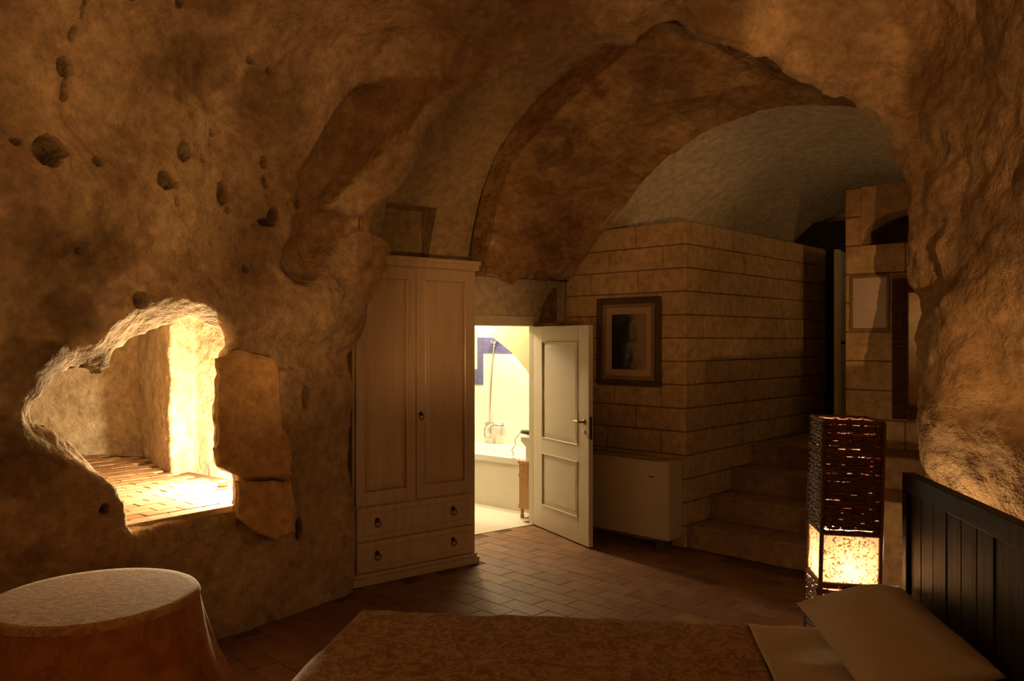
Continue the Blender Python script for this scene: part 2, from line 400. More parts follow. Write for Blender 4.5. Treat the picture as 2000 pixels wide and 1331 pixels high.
H = 0.036; Q = 4
lo = np.array([-4.95, -1.7, -0.2]); hi = np.array([3.1, 7.45, 4.55])
nc = np.ceil((hi-lo)/(H*Q)).astype(int); nf = nc*Q
gc = np.stack(np.meshgrid(*[lo[k]+(np.arange(nc[k])+0.5)*H*Q for k in range(3)], indexing='ij'), -1).reshape(-1, 3)
pcs = phi(gc).astype(np.float32).reshape(nc)
act = np.abs(pcs) < 0.20
a2 = act.copy()
for ax in range(3):
    a2 |= np.roll(act, 1, ax) | np.roll(act, -1, ax)
fld = np.repeat(np.repeat(np.repeat(pcs, Q, 0), Q, 1), Q, 2)
msk = np.repeat(np.repeat(np.repeat(a2, Q, 0), Q, 1), Q, 2)
idx = np.argwhere(msk)
for c0 in range(0, len(idx), 600000):
    ii = idx[c0:c0+600000]
    fld[ii[:, 0], ii[:, 1], ii[:, 2]] = phi(lo+(ii+0.5)*H)
sg = fld > 0
mix = np.zeros(nf-1, np.int8)
corner = [(i, j, k) for i in (0, 1) for j in (0, 1) for k in (0, 1)]
def sub(A, o): return A[o[0]:A.shape[0]-1+o[0], o[1]:A.shape[1]-1+o[1], o[2]:A.shape[2]-1+o[2]]
for o in corner: mix += sub(sg, o)
cells = np.argwhere((mix > 0) & (mix < 8))
vid = np.full(nf-1, -1, np.int32); vid[cells[:, 0], cells[:, 1], cells[:, 2]] = np.arange(len(cells))
cv = np.stack([fld[cells[:, 0]+o[0], cells[:, 1]+o[1], cells[:, 2]+o[2]] for o in corner], 1)
acc = np.zeros((len(cells), 3)); cnt = np.zeros(len(cells))
for a in range(8):
    for b in range(a+1, 8):
        oa, ob = np.array(corner[a]), np.array(corner[b])
        if np.abs(oa-ob).sum() != 1: continue
        va, vb = cv[:, a], cv[:, b]; k = (va > 0) != (vb > 0)
        tt = np.where(k, va/np.where(k, va-vb, 1), 0)
        acc[k] += (oa+(ob-oa)*tt[:, None])[k]; cnt[k] += 1
V = lo+(cells+0.5+acc/np.maximum(cnt, 1)[:, None])*H
quads = []
for ax in range(3):
    sl = [slice(None)]*3; sl2 = [slice(None)]*3
    sl[ax] = slice(0, -1); sl2[ax] = slice(1, None)
    e = np.argwhere(sg[tuple(sl)] != sg[tuple(sl2)])
    b_, c_ = (ax+1) % 3, (ax+2) % 3
    ok = (e[:, b_] > 0) & (e[:, c_] > 0) & (e[:, b_] < nf[b_]-1) & (e[:, c_] < nf[c_]-1)
    e = e[ok]; flip = sg[e[:, 0], e[:, 1], e[:, 2]]
    def cell(db, dc):
        q = e.copy(); q[:, b_] += db; q[:, c_] += dc; return vid[q[:, 0], q[:, 1], q[:, 2]]
    q = np.stack([cell(-1, -1), cell(0, -1), cell(0, 0), cell(-1, 0)], 1)
    q[~flip] = q[~flip][:, ::-1]
    quads.append(q)
Qd = np.concatenate(quads); Qd = Qd[(Qd >= 0).all(1)]
def subdivide(V, Qd):
    E = np.concatenate([Qd[:, [i, (i+1) % 4]] for i in range(4)]); E.sort(1)
    key = E[:, 0].astype(np.int64)*len(V)+E[:, 1]
    uq, inv = np.unique(key, return_inverse=True)
    ea, eb = uq // len(V), uq % len(V)
    n0 = len(V); ne = len(uq); nq = len(Qd)
    em = inv.reshape(4, nq)+n0; fc = np.arange(nq)+n0+ne
    FCn = V[Qd].mean(1)
    # Catmull-Clark like smoothing keeps the surface round
    facc = np.zeros((ne, 3)); fcn = np.zeros(ne)
    for i in range(4):
        np.add.at(facc, inv.reshape(4, nq)[i], FCn); np.add.at(fcn, inv.reshape(4, nq)[i], 1)
    mid = (V[ea]+V[eb])/2; EM = np.where((fcn == 2)[:, None], (mid+facc/np.maximum(fcn, 1)[:, None])/2, mid)
    vf = np.zeros((n0, 3)); vn = np.zeros(n0)
    for i in range(4): np.add.at(vf, Qd[:, i], FCn); np.add.at(vn, Qd[:, i], 1)
    ve = np.zeros((n0, 3)); vm = np.zeros(n0)
    np.add.at(ve, ea, mid); np.add.at(ve, eb, mid); np.add.at(vm, ea, 1); np.add.at(vm, eb, 1)
    k = np.maximum(vn, 3)[:, None]
    NV = (vf/np.maximum(vn, 1)[:, None]+2*ve/np.maximum(vm, 1)[:, None]+(k-3)*V)/k
    NV = np.where((vn >= 3)[:, None] & (vn == vm)[:, None], NV, V)
    V2 = np.concatenate([NV, EM, FCn])
    Q2 = np.concatenate([np.stack([Qd[:, i], em[i], fc, em[(i-1) % 4]], 1) for i in range(4)])
    return V2, Q2
def vnormals(V, Qd):
    n = np.cross(V[Qd[:, 2]]-V[Qd[:, 0]], V[Qd[:, 3]]-V[Qd[:, 1]]); r = np.zeros_like(V)
    for i in range(4): np.add.at(r, Qd[:, i], n)
    return r/np.maximum(np.linalg.norm(r, axis=1), 1e-12)[:, None]
def compact(V, Qd):
    u, inv = np.unique(Qd, return_inverse=True); return V[u], inv.reshape(Qd.shape)
# drop what lies under the floor and the far outside
cz = V[Qd].mean(1); Qd = Qd[cz[:, 2] > -0.12]
V, Qd = compact(V, Qd); V, Qd = subdivide(V, Qd)
# holes in the left wall: pixel centre, pixel radii, depth in metres
HOLES = [(86, 300, 25, 36, .13), (113, 300, 12, 13, .05), (25, 278, 9, 8, .06), (180, 318, 9, 9, .06), (315, 354, 17, 19, .12), (348, 297, 14, 22, .10),
         (432, 376, 14, 23, .11), (510, 318, 8, 12, .08), (516, 356, 6, 12, .07), (532, 425, 9, 16, .05), (520, 434, 14, 7, .05), (618, 392, 7, 7, .06), (270, 586, 12, 16, .12),
         (110, 140, 12, 20, .08), (119, 75, 6, 16, .06), (113, 180, 6, 22, .05), (127, 25, 4, 34, .05), (150, 490, 7, 7, .05), (487, 524, 6, 7, .05), (390, 312, 6, 7, .05),
         (338, 364, 6, 6, .05), (447, 410, 6, 7, .05), (408, 262, 6, 6, .04), (298, 30, 9, 10, .05), (210, 22, 5, 5, .04), (455, 130, 8, 8, .05), (492, 150, 6, 8, .05),
         (615, 780, 9, 22, .07), (600, 1040, 10, 26, .06), (185, 990, 9, 11, .05), (340, 395, 6, 9, .03)]
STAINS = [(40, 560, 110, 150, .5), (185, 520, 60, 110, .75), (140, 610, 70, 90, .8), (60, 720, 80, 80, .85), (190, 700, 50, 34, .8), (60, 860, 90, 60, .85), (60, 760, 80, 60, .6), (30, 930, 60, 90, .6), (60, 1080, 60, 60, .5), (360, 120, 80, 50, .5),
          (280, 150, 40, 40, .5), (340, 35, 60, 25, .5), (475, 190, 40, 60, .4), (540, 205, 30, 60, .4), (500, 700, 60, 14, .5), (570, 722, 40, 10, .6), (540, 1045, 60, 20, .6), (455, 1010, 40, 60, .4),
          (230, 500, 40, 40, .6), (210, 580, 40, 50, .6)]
LIT_PATCH = [(1495, -40), (1462, 40), (1436, 120), (1500, 160), (1640, 230), (1740, 300), (1766, 345), (1775, 250), (1760, 110), (1752, 60), (1690, -40)]  # outline of the lamplit soffit patch, painted as paler rock
lit_patch_sdf = Poly2D([Fpix(a, b, 0.0) for a, b in LIT_PATCH], pad=4.0, res=0.03)
def rock_piece(name, sel, levels, mat, label):
    v, q = compact(V, Qd[sel])
    for _ in range(levels): v, q = subdivide(v, q)
    n = vnormals(v, q)
    rough = fbm(v, 9.0, 3, 31)
    tz = np.stack([(v[:, 0]-L0[0])*LE[0]+(v[:, 1]-L0[1])*LE[1], v[:, 2]], 1)
    dd = (v[:, 0]-L0[0])*LN[0]+(v[:, 1]-L0[1])*LN[1]
    amp = 0.010+0.009*sstep(0.3, 2.0, v[:, 0])
    ridge = 1-np.abs(fbm(v, 5.0, 2, 77))
    sv = (v[:, 0]-FA[0])*FE[0]+(v[:, 1]-FA[1])*FE[1]; bv = -((v[:, 0]-FA[0])*FN[0]+(v[:, 1]-FA[1])*FN[1])
    near = np.exp(-(mouth_sdf(sv, v[:, 2])/0.45)**2)*sstep(1.6, 2.1, v[:, 2])*sstep(-0.9, -0.3, bv)
    v = v+n*(0.035*near*fbm(v, 4.5, 3, 123))[:, None]
    v = v+n*(amp*rough+ (0.004+0.008*sstep(0.0, 1.8, v[:, 0]))*(ridge-0.7))[:, None]
    hole_shade = np.zeros(len(v))
    if name == 'wall_left':
        for (px, py, rx, ry, dep) in HOLES:
            c = Lpix(px, py, 0.02); Y = L0[1]+c[0]*LE[1]
            ax_ = rx/F_PX*Y*1.25; az_ = ry/F_PX*Y
            ra = np.sqrt(((tz[:, 0]-c[0])/ax_)**2+((tz[:, 1]-c[1])/az_)**2)+0.18*rough
            k = (ra < 1.2) & (dd > -0.4)
            hole_shade[k] = np.maximum(hole_shade[k], 0.85*sstep(1.05, 0.8, ra[k]))  # shade inside the holes painted as darker rock
            v[k] = v[k]-np.append(LN, 0)*(dep*1.7*sstep(1.05, 0.80, ra[k]))[:, None]
    stain_shade = np.zeros(len(v)); pale = np.zeros(len(v)); recess_tint = np.zeros(len(v))
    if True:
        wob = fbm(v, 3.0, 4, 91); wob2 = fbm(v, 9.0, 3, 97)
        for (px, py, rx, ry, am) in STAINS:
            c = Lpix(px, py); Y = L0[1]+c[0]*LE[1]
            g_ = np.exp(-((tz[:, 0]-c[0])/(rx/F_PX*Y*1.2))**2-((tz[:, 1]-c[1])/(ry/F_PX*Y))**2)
            stain_shade = np.maximum(stain_shade, am*sstep(0.35, 0.85, g_+0.30*wob+0.25*wob2)*(g_ > 0.08))
        rs = recess_sdf(tz[:, 0], tz[:, 1]); recess_tint = 0.8*sstep(0.03, -0.02, rs+0.015*wob2)*(dd > -0.6)*(dd < 0.9)  # darker, redder tint over the wall recess
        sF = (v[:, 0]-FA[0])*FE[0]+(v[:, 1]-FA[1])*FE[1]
        stain_shade = stain_shade*(dd > -0.3)*(dd < 0.9); pale = 0.95*sstep(0.05, -0.05, lit_patch_sdf(sF, v[:, 2])+0.05*wob)*(v[:, 1] > 3.6)
        stain_shade = np.maximum(stain_shade, hole_shade)
    me = bpy.data.meshes.new(name)
    me.vertices.add(len(v)); me.vertices.foreach_set('co', v.astype(np.float32).ravel())
    me.loops.add(q.size); me.loops.foreach_set('vertex_index', q.astype(np.int32).ravel())
    me.polygons.add(len(q)); me.polygons.foreach_set('loop_start', np.arange(0, q.size, 4, dtype=np.int32))
    me.polygons.foreach_set('use_smooth', np.ones(len(q), bool))
    me.materials.append(mat); me.update(calc_edges=True); me.validate()
    for an, av in (('stain_shade', stain_shade), ('pale', pale), ('recess_tint', recess_tint)):
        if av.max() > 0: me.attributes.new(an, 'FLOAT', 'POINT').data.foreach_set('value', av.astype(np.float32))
    o = link(bpy.data.objects.new(name, me)); struct(o, label, 'wall' if 'wall' in name else 'ceiling')
    return o
fc = V[Qd].mean(1)
t_, d_, s_, bF_, n1_, n2_, cL_, cC_, cF_, cR_, cB_ = comps(fc)
cls = np.argmax(np.stack([cL_, cC_, cF_, cR_, cB_], 1)+np.array([0, 0, 0, 0.0, 0]), 1)
nich = (d_ < -0.30) & (bF_ < 3) & (fc[:, 0] < -1.55) & (fc[:, 2] < 2.3) & (fc[:, 2] > 0.6) & (fc[:, 1] > 4.2)
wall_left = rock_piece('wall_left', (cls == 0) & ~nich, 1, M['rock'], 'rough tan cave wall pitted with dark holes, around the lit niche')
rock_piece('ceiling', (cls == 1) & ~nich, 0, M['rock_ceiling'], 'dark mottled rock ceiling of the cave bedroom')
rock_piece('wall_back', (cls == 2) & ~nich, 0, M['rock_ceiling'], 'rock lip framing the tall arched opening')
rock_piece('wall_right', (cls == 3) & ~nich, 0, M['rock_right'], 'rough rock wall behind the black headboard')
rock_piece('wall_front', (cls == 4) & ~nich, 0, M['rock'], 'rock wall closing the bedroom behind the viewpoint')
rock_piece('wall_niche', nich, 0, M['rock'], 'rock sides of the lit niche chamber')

# ------------------------------------------------------------------ plan of the masonry part
C0 = np.array([1.5, 6.9])                       # foot of the block corner
VS = unit((0.727, -0.687))                      # along the picture wall, towards the pier
UU = unit((0.688, 0.725))                       # along the stair wall, away from the camera
G = unit((0.80, 0.60)); GN = np.array([-G[1], G[0]])   # along the bathroom door wall / into it
HINGE = np.array([0.196, 7.80])
DW = HINGE - G*0.0

# floor slab and terracotta tiles
bm = bmesh.new(); add_box(bm, -4.0, 4.6, -1.7, 9.6, -0.12, -0.006)
floor = struct(bm_obj('floor', bm, M['grout']), 'dark reddish terracotta floor of the bedroom', 'floor')
tv = unit((-0.70, 0.714)); tu = np.array([tv[1], -tv[0]])
TW, TL = 0.155, 0.32
tb = bmesh.new(); add_box(tb, -TL/2+.0015, TL/2-.0015, -TW/2+.0015, TW/2-.0015, -0.02, 0.0, 0.002, 1)
tme = bpy.data.meshes.new('tile'); tb.to_mesh(tme); tb.free(); tme.materials.append(M['tile'])
def inside(p, poly):
    r = False
    for a, b in zip(poly, poly[1:]+poly[:1]):
        if (a[1] <= p[1]) != (b[1] <= p[1]) and p[0] < a[0]+(p[1]-a[1])*(b[0]-a[0])/(b[1]-a[1]): r = not r
    return r
VIEWFLOOR = [(-1.95, 4.35), (-1.0, 3.45), (1.95, 3.15), (2.35, 4.6), (2.3, 5.9), (1.45, 6.9), (0.6, 7.75), (0.25, 7.78), (-0.55, 7.2), (-0.28, 6.45), (-1.2, 5.75)]
cand = []
for i in range(-40, 40):
    for j in range(-60, 60):
        p = np.array([0.3, 5.6])+tv*(i*TL+(TL/2 if j % 2 else 0))+tu*(j*TW)
        if inside(p, VIEWFLOOR): cand.append(p)
cand.sort(key=lambda p: abs(p[1]-5.5)*0.2+abs(p[0]-0.3)*0.1+random.random()*0.01)
for p in cand[:300]:
    o = bpy.data.objects.new('tile', tme); link(o, floor)
    o.location = (p[0], p[1], random.uniform(-0.001, 0.0003)); o.rotation_euler = (random.uniform(-.002, .002), random.uniform(-.002, .002), ang_of(tv))
# niche floor with brick-like tiles
nf_bm = bmesh.new()
vv = [nf_bm.verts.new((p[0], p[1], SILL_Z-0.012)) for p in [(-1.62, 5.0), (-1.6, 5.5), (-2.5, 6.2), (-3.2, 7.2), (-4.75, 7.25), (-4.75, 5.1), (-2.75, 3.7), tuple(L0+LE*-0.75+LN*-0.10), tuple(L0+LE*0.2+LN*-0.10)]]
f_ = nf_bm.faces.new(vv); ex = bmesh.ops.extrude_face_region(nf_bm, geom=[f_])
for g_ in ex['geom']:
    if isinstance(g_, bmesh.types.BMVert): g_.co.z -= 0.10
floor_niche = struct(bm_obj('floor_niche', nf_bm, M['grout']), 'brick-tiled floor of the lit niche', 'floor')
nt_, nl_ = 0.105, 0.225
tb = bmesh.new(); add_box(tb, -nl_/2+.003, nl_/2-.003, -nt_/2+.003, nt_/2-.003, -0.02, 0.0, 0.004, 1)
tmn = bpy.data.meshes.new('tile'); tb.to_mesh(tmn); tb.free()
M['tile_pale'] = M['tile'].copy(); M['tile_pale'].name = 'pale_cotto_tile'
for n_ in M['tile_pale'].node_tree.nodes:
    if n_.type == 'VALTORGB' and len(n_.color_ramp.elements) == 3:
        for e_, c_ in zip(n_.color_ramp.elements, ((0.42, 0.23, 0.12), (0.52, 0.31, 0.17), (0.60, 0.40, 0.24))): e_.color = (*c_, 1)
tmn.materials.append(M['tile_pale'])
ch_poly = [tuple(L0+LE*-0.62+LN*-0.03), tuple(L0+LE*0.13+LN*-0.03), (-1.78, 5.4), (-2.12, 5.64), (-2.6, 6.02), (-3.25, 6.95), (-4.2, 7.05), (-4.2, 6.4), (-3.0, 5.0)]
for i in range(-14, 14):
    for j in range(-30, 30):
        p = L0+LE*(i*nl_+(nl_/2 if j % 2 else 0))-LN*(j*nt_)
        if inside(p, ch_poly):
            o = bpy.data.objects.new('tile', tmn); link(o, floor_niche)
            o.location = (p[0], p[1], SILL_Z+random.uniform(-0.003, 0.001)); o.rotation_euler = (0, 0, ang_of(LE))
# plastered edge of the sill
sl = empty('wall_sill', (L0[0]+LN[0]*-0.02, L0[1]+LN[1]*-0.02, 0), ang_of(LE)); struct(sl, 'thin tiled ledge along the front of the niche', 'sill')
box('sill_edge', -0.68, 0.12, 0.0, 0.10, SILL_Z-0.035, SILL_Z+.002, M['block'], sl, 0.006)

# ------------------------------------------------------------------ block walls
COURSE, TOPZ = 0.204, 2.842
def block_wall(name, o, e, length, z0, z1, label, joints, skip=(), depth=0.10, mat='block', seed=0, thick=0.3, cut=None):
    """o: plan point of the left end seen from the front, e: direction to the right"""
    r = random.Random(seed)
    root = empty(name, (o[0], o[1], 0), ang_of(e)); struct(root, label, 'wall')
    bm = bmesh.new()
    if cut is None: add_box(bm, 0.02, length-0.02, 0.02, thick, z0, z1-0.004)
    else:
        for c in cut: add_box(bm, c[0], c[1], 0.012, thick, c[2], c[3])
    bm_obj('masonry_core', bm, M['mortar'], root)
    k = 0; zt = z1
    while zt > z0+0.02:
        zb = max(zt-COURSE, z0); js = joints(k, r)
        xs = [0]+[j for j in js if 0.06 < j < length-0.06]+[length]
        for a, b in zip(xs, xs[1:]):
            if any(a < s[1]-0.02 and b > s[0]+0.02 and zb < s[3]-0.02 and zt > s[2]+0.02 for s in skip): continue
            pr = r.uniform(-0.004, 0.004)
            box('brick', a+.004, b-.004, pr, 0.05, zb+.004, zt-.004, M[mat], root, 0.006, 1)
        zt = zb; k += 1
    return root
LW = 1.34
block_wall('wall_picture', C0-VS*LW, VS, LW, 0.0, TOPZ, 'tan tufa block wall with the framed picture',
           lambda k, r: [LW-(0.53 if k % 2 == 0 else 0.28)-0.52*i+r.uniform(-.04, .04) for i in range(3, -1, -1)], seed=3)
RW = 3.0
block_wall('wall_stair', C0, UU, RW, 0.0, TOPZ, 'long tufa block wall rising beside the stone steps',
           lambda k, r: sorted([(0.56 if k % 2 else 0.33)+0.50*i+r.uniform(-.05, .05) for i in range(7)]), seed=5)
# pier on the far side of the stairs, with an arched recess
PS = 1.357; PO = C0+VS*PS; PWID = 1.25
def ploc(px, py):
    s, Y = on_line(px, PO, VS); return s, CAM_Z-(py-CY)/F_PX*Y
rx0, rz0 = ploc(1682, 482); rx1 = rx0+0.62; rtop = ploc(1760, 410)[1]
zc = [2.93-COURSE*1.045*i for i in range(20)]
pier = empty('wall_pier', (PO[0], PO[1], 0), ang_of(VS)); struct(pier, 'block pier beside the stairs with an arched recess and paper notice', 'wall')
bm = bmesh.new()
add_box(bm, 0, rx0, 0.012, 0.42, 0, 2.93); add_box(bm, rx1, PWID, 0.012, 0.42, 0, 2.93)
add_box(bm, rx0, rx1, 0.012, 0.42, 0, rz0); add_box(bm, rx0, rx1, 0.34, 0.42, rz0, 2.93)
bm_obj('masonry_core', bm, M['mortar'], pier)
def arch_fill(name, x0, x1, zs, zt, ztop, y0, y1, mat, parent, n=14):
    """wall piece over an arched opening"""
    vs_, fs = [], []
    for i in range(n+1):
        u_ = i/n; x = x0+(x1-x0)*u_; z = zs+(zt-zs)*math.sqrt(max(0, 1-(2*u_-1)**2))
        vs_ += [(x, y0, z), (x, y0, ztop), (x, y1, z), (x, y1, ztop)]
    for i in range(n):
        a = 4*i; b = a+4
        fs += [(a, b, b+1, a+1), (a+2, a+3, b+3, b+2), (a, a+2, b+2, b), (a+1, b+1, b+3, a+3)]
    return mesh_obj(name, vs_, fs, mat, parent)
arch_fill('recess_arch', rx0, rx1, rz0, rtop, 2.93, 0.0, 0.34, M['block'], pier)
zt = 2.93
rr_ = random.Random(9)
for k in range(15):
    zb = max(zt-COURSE*1.045, 0)
    js = [0, (0.52 if k % 2 else 0.40)+rr_.uniform(-.03, .03), 0.90+rr_.uniform(-.03, .03), PWID]
    for a, b in zip(js, js[1:]):
        if a < rx1 and b > rx0 and zb >= rz0-0.05:
            if a < rx0-0.06: box('brick', a+.004, rx0-.004, 0, .05, zb+.004, zt-.004, M['block'], pier, .006, 1)
            continue
        box('brick', a+.004, b-.004, rr_.uniform(-.004, .004), .05, zb+.004, zt-.004, M['block'], pier, .006, 1)
    zt = zb
# stone blocks standing proud beside the niche
def proud_block(pts, d0, d1, label):
    jr = random.Random(len(pts)); rp = []
    for a, b in zip(pts, pts[1:]+pts[:1]):          # broken, uneven outline
        k = max(1, int(math.hypot(b[0]-a[0], b[1]-a[1])/14))
        rp += [(a[0]+(b[0]-a[0])*i/k+jr.uniform(-2.6, 2.6), a[1]+(b[1]-a[1])*i/k+jr.uniform(-2.6, 2.6)) for i in range(k)]
    pts = rp
    p = [Lpix(*q_, d=d1) for q_ in pts]; n = len(p)
    c = np.mean(p, 0); fr = []; 
    def W3(tz_, d): xy = L0+LE*tz_[0]+LN*d; return (xy[0], xy[1], tz_[1])
    pb = [Lpix(q_[0]+(5 if q_[0] < 500 else -5), q_[1], d=d0) for q_ in pts]
    vs_ = [W3(q_, d0) for q_ in pb]+[W3(q_, d1-0.015) for q_ in p]+[W3(c+(q_-c)*0.93, d1) for q_ in p]
    fs = []
    for i in range(n):
        j = (i+1) % n
        fs += [(i, j, n+j, n+i), (n+i, n+j, 2*n+j, 2*n+i)]
    fs.append(tuple(range(2*n, 3*n)))
    o = mesh_obj('stone_block', vs_, fs, M['block_orange'], wall_left); o['label'] = label
    bm = bmesh.new(); bm.from_mesh(o.data); bmesh.ops.recalc_face_normals(bm, faces=bm.faces); bm.to_mesh(o.data); bm.free()
    return o
proud_block([(424, 700), (470, 682), (545, 705), (551, 760), (553, 835), (570, 862), (573, 926), (560, 936), (470, 932), (425, 912), (420, 880), (426, 850), (419, 820), (423, 760)], -0.10, 0.085,
            'large upper orange stone block right of the niche')
proud_block([(462, 942), (572, 941), (577, 1000), (574, 1040), (540, 1058), (500, 1040), (462, 1010)], -0.06, 0.075, 'lower orange stone block right of the niche')

# ------------------------------------------------------------------ bathroom door wall, vaults and the big arch
dwall = empty('wall_door', (HINGE[0], HINGE[1], 0), ang_of(G)); struct(dwall, 'plastered wall holding the bathroom door', 'wall')
DOOR_H, DOOR_W = 1.935, 0.95
bm = bmesh.new()
add_box(bm, 0.05, 0.48, 0.0, 0.05, 0, 2.5); add_box(bm, -2.9, -DOOR_W-0.05, 0.0, 0.18, 0, 2.5)
add_box(bm, -DOOR_W-0.05, 0.05, 0.0, 0.18, DOOR_H+0.05, 2.5)
bm_obj('plaster_face', bm, M['plaster_pale'], dwall)
# flat dark plate standing in for the shade over the door
bm = bmesh.new()
cl0 = on_line(1052, HINGE, G)[0]; cl1 = on_line(1086, HINGE, G)[0]
for y in (-0.02, -0.004):
    pass
vsx = [(cl0, -0.012, 1.975), (cl1, -0.012, 1.975), (cl1+0.005, -0.012, 2.31), (cl1-0.03, -0.012, 2.33), (cl0+0.05, -0.012, 2.16)]
bm.free()
mesh_obj('shade_wedge', [(x, y-0.0, z) for (x, y, z) in vsx]+[(x, 0.01, z) for (x, y, z) in vsx], [(0, 1, 2, 3, 4), (0, 5, 6, 1), (1, 6, 7, 2), (2, 7, 8, 3), (3, 8, 9, 4), (4, 9, 5, 0)], M['arch'], dwall)
# vault over wardrobe: profile (distance in front of wall q, height z) swept along G
prof = [(0.0, 2.40), (0.04, 2.55), (0.10, 2.72), (0.19, 2.95), (0.32, 3.18), (0.50, 3.42), (0.72, 3.62), (1.0, 3.80), (1.3, 3.94), (1.65, 4.06), (2.0, 4.16), (2.4, 4.24), (3.0, 4.30)]
xs_ = [-2.6]+[-2.6+0.2*i for i in range(1, 21)]
nich_x = (on_line(741, HINGE-GN*0.06, G)[0], on_line(838, HINGE-GN*0.06, G)[0])
xs_ = sorted([x for x in xs_ if all(abs(x-q_) > 0.06 for q_ in nich_x)]+list(nich_x))
vt, ft = [], []
for x in xs_:
    for (q_, z) in prof: vt.append((x, -q_, z))
np_ = len(prof)
i0 = xs_.index(nich_x[0]); i1 = xs_.index(nich_x[1]); zn0, zn1 = 0, 3
for i in range(len(xs_)-1):
    for j in range(np_-1):
        if i0 <= i < i1 and zn0 <= j < zn1: continue
        a = i*np_+j; ft.append((a, a+1, a+np_+1, a+np_))
# recess box of the small niche over the wardrobe
b0 = len(vt); zt_ = prof[zn1][1]; zb_ = prof[zn0][1]
vt += [(nich_x[0], -prof[0][0], zb_), (nich_x[1], -prof[0][0], zb_), (nich_x[1], -prof[zn1][0], zt_), (nich_x[0], -prof[zn1][0], zt_),
       (nich_x[0], 0.07, zb_), (nich_x[1], 0.07, zb_), (nich_x[1], 0.07, zt_), (nich_x[0], 0.07, zt_)]
ft += [(b0+4, b0+5, b0+6, b0+7), (b0, b0+4, b0+7, b0+3), (b0+1, b0+2, b0+6, b0+5), (b0+3, b0+7, b0+6, b0+2), (b0, b0+1, b0+5, b0+4)]
vault = mesh_obj('ceiling_vault', vt, ft, M['plaster'], None, smooth=True); vault.location = (HINGE[0], HINGE[1], 0); vault.rotation_euler = (0, 0, ang_of(G))
vault.data.set_sharp_from_angle(angle=math.radians(40))
struct(vault, 'smooth plaster vault over the wardrobe with a small square recess', 'ceiling')
# big arch rib: ruled between the front and the back edge curve
back_pts = [(-1.30, 2.36), (-1.20, 2.50), (-.98, 2.72), (-.755, 2.92), (-.48, 3.20), (-.2, 3.42), (.2, 3.58), (.664, 3.65), (1.05, 3.63), (1.469, 3.51), (1.85, 3.32), (2.25, 3.02), (2.5, 2.7)]
front_pts = [(-1.30, 2.36), (-1.28, 2.60), (-1.17, 2.98), (-1.02, 3.26), (-.80, 3.46), (-.5, 3.64), (-.2, 3.79), (.15, 3.94), (.54, 4.09), (1.06, 3.77), (1.62, 3.42), (1.82, 3.30), (1.90, 3.25)]
def spl(pts, n):
    p = np.array(pts); d = np.r_[0, np.cumsum(np.linalg.norm(np.diff(p, axis=0), axis=1))]; d /= d[-1]
    u_ = np.linspace(0, 1, n); return np.stack([np.interp(u_, d, p[:, 0]), np.interp(u_, d, p[:, 1])], 1)
NA, NB = 110, 36
FP, BP = spl(front_pts, NA), spl(back_pts, NA)
for _ in range(3):
    FP[1:-1] = (FP[:-2]+2*FP[1:-1]+FP[2:])/4; BP[1:-1] = (BP[:-2]+2*BP[1:-1]+BP[2:])/4
DEL = 1.125
vt = []
for i in range(NA):
    for j in range(NB):
        k = j/(NB-1); s = FP[i, 0]*(1-k)+BP[i, 0]*k; z = FP[i, 1]*(1-k)+BP[i, 1]*k
        xy = C0+VS*s-UU*DEL*(1-k); vt.append((xy[0], xy[1], z))
vt = np.array(vt); nv = fbm(vt, 3.5, 4, 51); nv2 = fbm(vt*np.array([1, 1, 1.]), 11, 3, 61)
edge = np.tile(np.r_[0.3, np.ones(NB-2), 0.3], NA)
vt[:, 2] += (0.040*nv+0.022*nv2)*edge
vt = list(map(tuple, vt)); ft = []
def gi(i, j): return i*NB+j
for i in range(NA-1):
    for j in range(NB-1): ft.append((gi(i, j), gi(i+1, j), gi(i+1, j+1), gi(i, j+1)))
top0 = len(vt)
for i in range(NA):
    i_ = min(max(i, 1), NA-2)
    for (Pt, dl) in ((FP, DEL), (BP, 0.0)):
        tn = unit(Pt[i_+1]-Pt[i_-1]); nn_ = np.array([-tn[1], tn[0]])
        s, z = Pt[i]+nn_*0.22; xy = C0+VS*s-UU*dl; vt.append((xy[0], xy[1], z))
for i in range(NA-1):
    a, b = top0+2*i, top0+2*i+2
    ft += [(gi(i, 0), a, b, gi(i+1, 0)), (gi(i, NB-1), gi(i+1, NB-1), b+1, a+1), (a, a+1, b+1, b)]
ft.append(tuple([gi(0, j) for j in range(NB)]+[top0+1, top0]))
ft.append(tuple([gi(NA-1, j) for j in range(NB)][::-1]+[top0+2*(NA-1), top0+2*(NA-1)+1]))
arch = mesh_obj('stone_arch', vt, ft, M['arch'], None, smooth=True); arch.data.set_sharp_from_angle(angle=math.radians(50))
struct(arch, 'massive rough brown stone arch over the passage to the stairs', 'arch')
# alcove vault behind the arch, end wall, far side wall
vt, ft = [], []
prof2 = spl(back_pts, 40)
prof2[:, 1] += 0.05
us = np.linspace(-0.05, 3.6, 24)
for u_ in us:
    for (s, z) in prof2:
        xy = C0+VS*s+UU*u_; vt.append((xy[0], xy[1], z-0.10*max(0, u_)*0.6))
for i in range(len(us)-1):
    for j in range(39): a = i*40+j; ft.append((a, a+1, a+41, a+40))
nlast = (len(us)-1)*40
ft.append(tuple(range(nlast, nlast+40)))
alc = mesh_obj('ceiling_alcove', vt, ft, M['plaster_pale'], None, smooth=True); struct(alc, 'pale plaster barrel vault over the stairs', 'ceiling')
alc.data.set_sharp_from_angle(angle=math.radians(50))
eo = C0+UU*3.35-VS*0.6
ew = empty('wall_landing', (eo[0], eo[1], 0), ang_of(VS)); struct(ew, 'near-black end wall standing for unlit space past the landing', 'wall')
